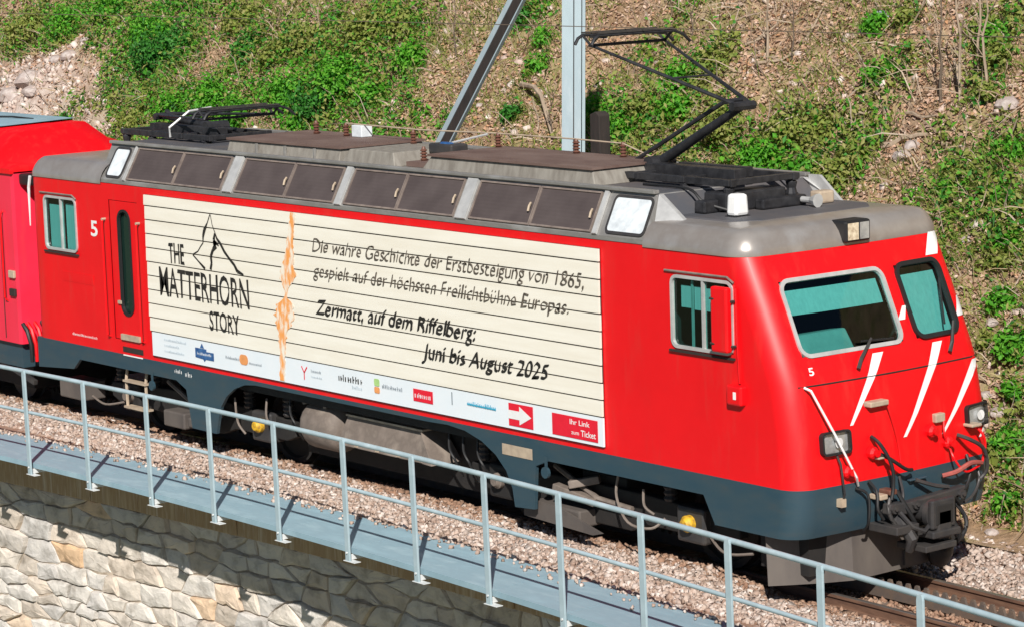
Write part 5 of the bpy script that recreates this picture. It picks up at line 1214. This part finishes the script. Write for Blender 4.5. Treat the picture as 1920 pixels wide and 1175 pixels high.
BL = ['short broken branch lying upslope of the pantograph knuckle', 'longer slanting branch above the pantograph knuckle', 'slanting dead branch left of the slate slab', 'straight pale branch lying above the front pantograph arm', 'short pale branch lying above the cab roof lamp',
      'pale branch above the earth hollow at the right', 'thick branch lying across the earth hollow at the right', 'short stick under the thick branch in the earth hollow', 'thick dead limb leaning between brace and mast', 'thin dead limb beside the leaning limb near the mast',
      'pale branch lying beside the round rock at the right edge', 'slanting stick at the foot of the upper right saplings', 'long pale branch at the top edge left of the brace', 'second long branch further left at the top edge', 'short steep stick right of the pair of saplings', 'slanting stick between the pair of saplings',
      'short stick just right of the pantograph head', 'stick lying under the upper right saplings', 'steep stick behind the upper right saplings', 'stick lying right of the slate slab', 'short stick just above the rear pantograph', 'steep stick among shrubs at the upper left']
for k, ((xa_, ya_, xb_, yb_), lab) in enumerate(zip(BR, BL)):
    rr = random.Random(k+90); pts = []; r0 = .045 if k in (8, 6) else rr.uniform(.014, .026)
    for j in range(6):
        t_ = j/5; px, py = xa_+(xb_-xa_)*t_, ya_+(yb_-ya_)*t_+rr.uniform(-.03, .03); pts.append((px, py, float(hz(px, py))+.06+rr.uniform(-.01, .03)+(.25*math.sin(t_*3.1) if k in (8,) else 0)))
    o = MB().tube(pts, [r0*(1-.09*j) for j in range(6)], 7).build('fallen_branch', 'bark_pale', smooth=True); tag(o, lab, 'branch', 'fallen branches')
RK = [(-14.23, 6.43, .30, 'broad pale boulder in the middle of the scree'), (-13.91, 6.84, .14, 'left one of two pale stones on top of the scree'), (-13.44, 6.85, .16, 'right one of two pale stones on top of the scree'), (-14.5, 6.18, .25, 'wide rock at the left edge just above the coach roof'),
      (-13.74, 6.2, .18, 'rock just above the coach roof right of the wide one'), (-13.26, 7.11, .10, 'small rock at the upper edge of the scree'), (-8.6, 6.53, .09, 'small pale rock below the large dark shrub'), (-11.13, 6.72, .08, 'small pale rock left of the large dark shrub'),
      (9.33, 6.87, .14, 'round grey rock at the upper right edge'), (10.1, 5.45, .09, 'pale rock level with the windscreen tops'), (10.13, 5.27, .07, 'small rock just right of the cab roof corner'), (11.16, 4.53, .08, 'small rock right of the right windscreen'),
      (11.87, 3.82, .09, 'rock right of the right headlight'), (11.59, 3.95, .07, 'small rock above the right headlight'), (12.82, 2.66, .07, 'small rock at the slope foot beside the gravel'), (8.13, 6.27, .12, 'left angular rock in the earth hollow'), (8.19, 6.4, .10, 'right angular rock in the earth hollow'),
      (-.57, 6.44, .06, 'small pale stone left of the brace'), (-3.72, 7.32, .07, 'small pale stone among shrubs near the top edge')]
def rock(x, y, r, lab, mt, flat_=.6, nm='rock'):
    import bmesh
    bm = bmesh.new(); bmesh.ops.create_icosphere(bm, subdivisions=2, radius=1); ph = random.random()*90
    for v in bm.verts:
        k = 1+.32*mnoise.noise(v.co*1.3+Vector((ph, 0, 0)))+.12*mnoise.noise(v.co*3.5+Vector((ph, 5, 0)))
        v.co = Vector((v.co.x*1.2, v.co.y*.9, v.co.z*flat_+.15*v.co.y))*k*r
    me = bpy.data.meshes.new(nm); bm.to_mesh(me); bm.free()
    o = link(nm, me, mt, None, fix=False, origin=(x, y, float(hz(x, y))+r*.15)); tag(o, lab, 'rock', 'rocks on the hillside'); return o
for (x, y, r, lab) in RK: rock(x, y, r, lab, 'rock')
o = rock(6.08, 7.94, .20, 'bluish slate slab lying near the top edge above the lamp', 'slate_rock', .35, 'slate_slab'); o.rotation_euler = (R(35), R(-25), R(20))
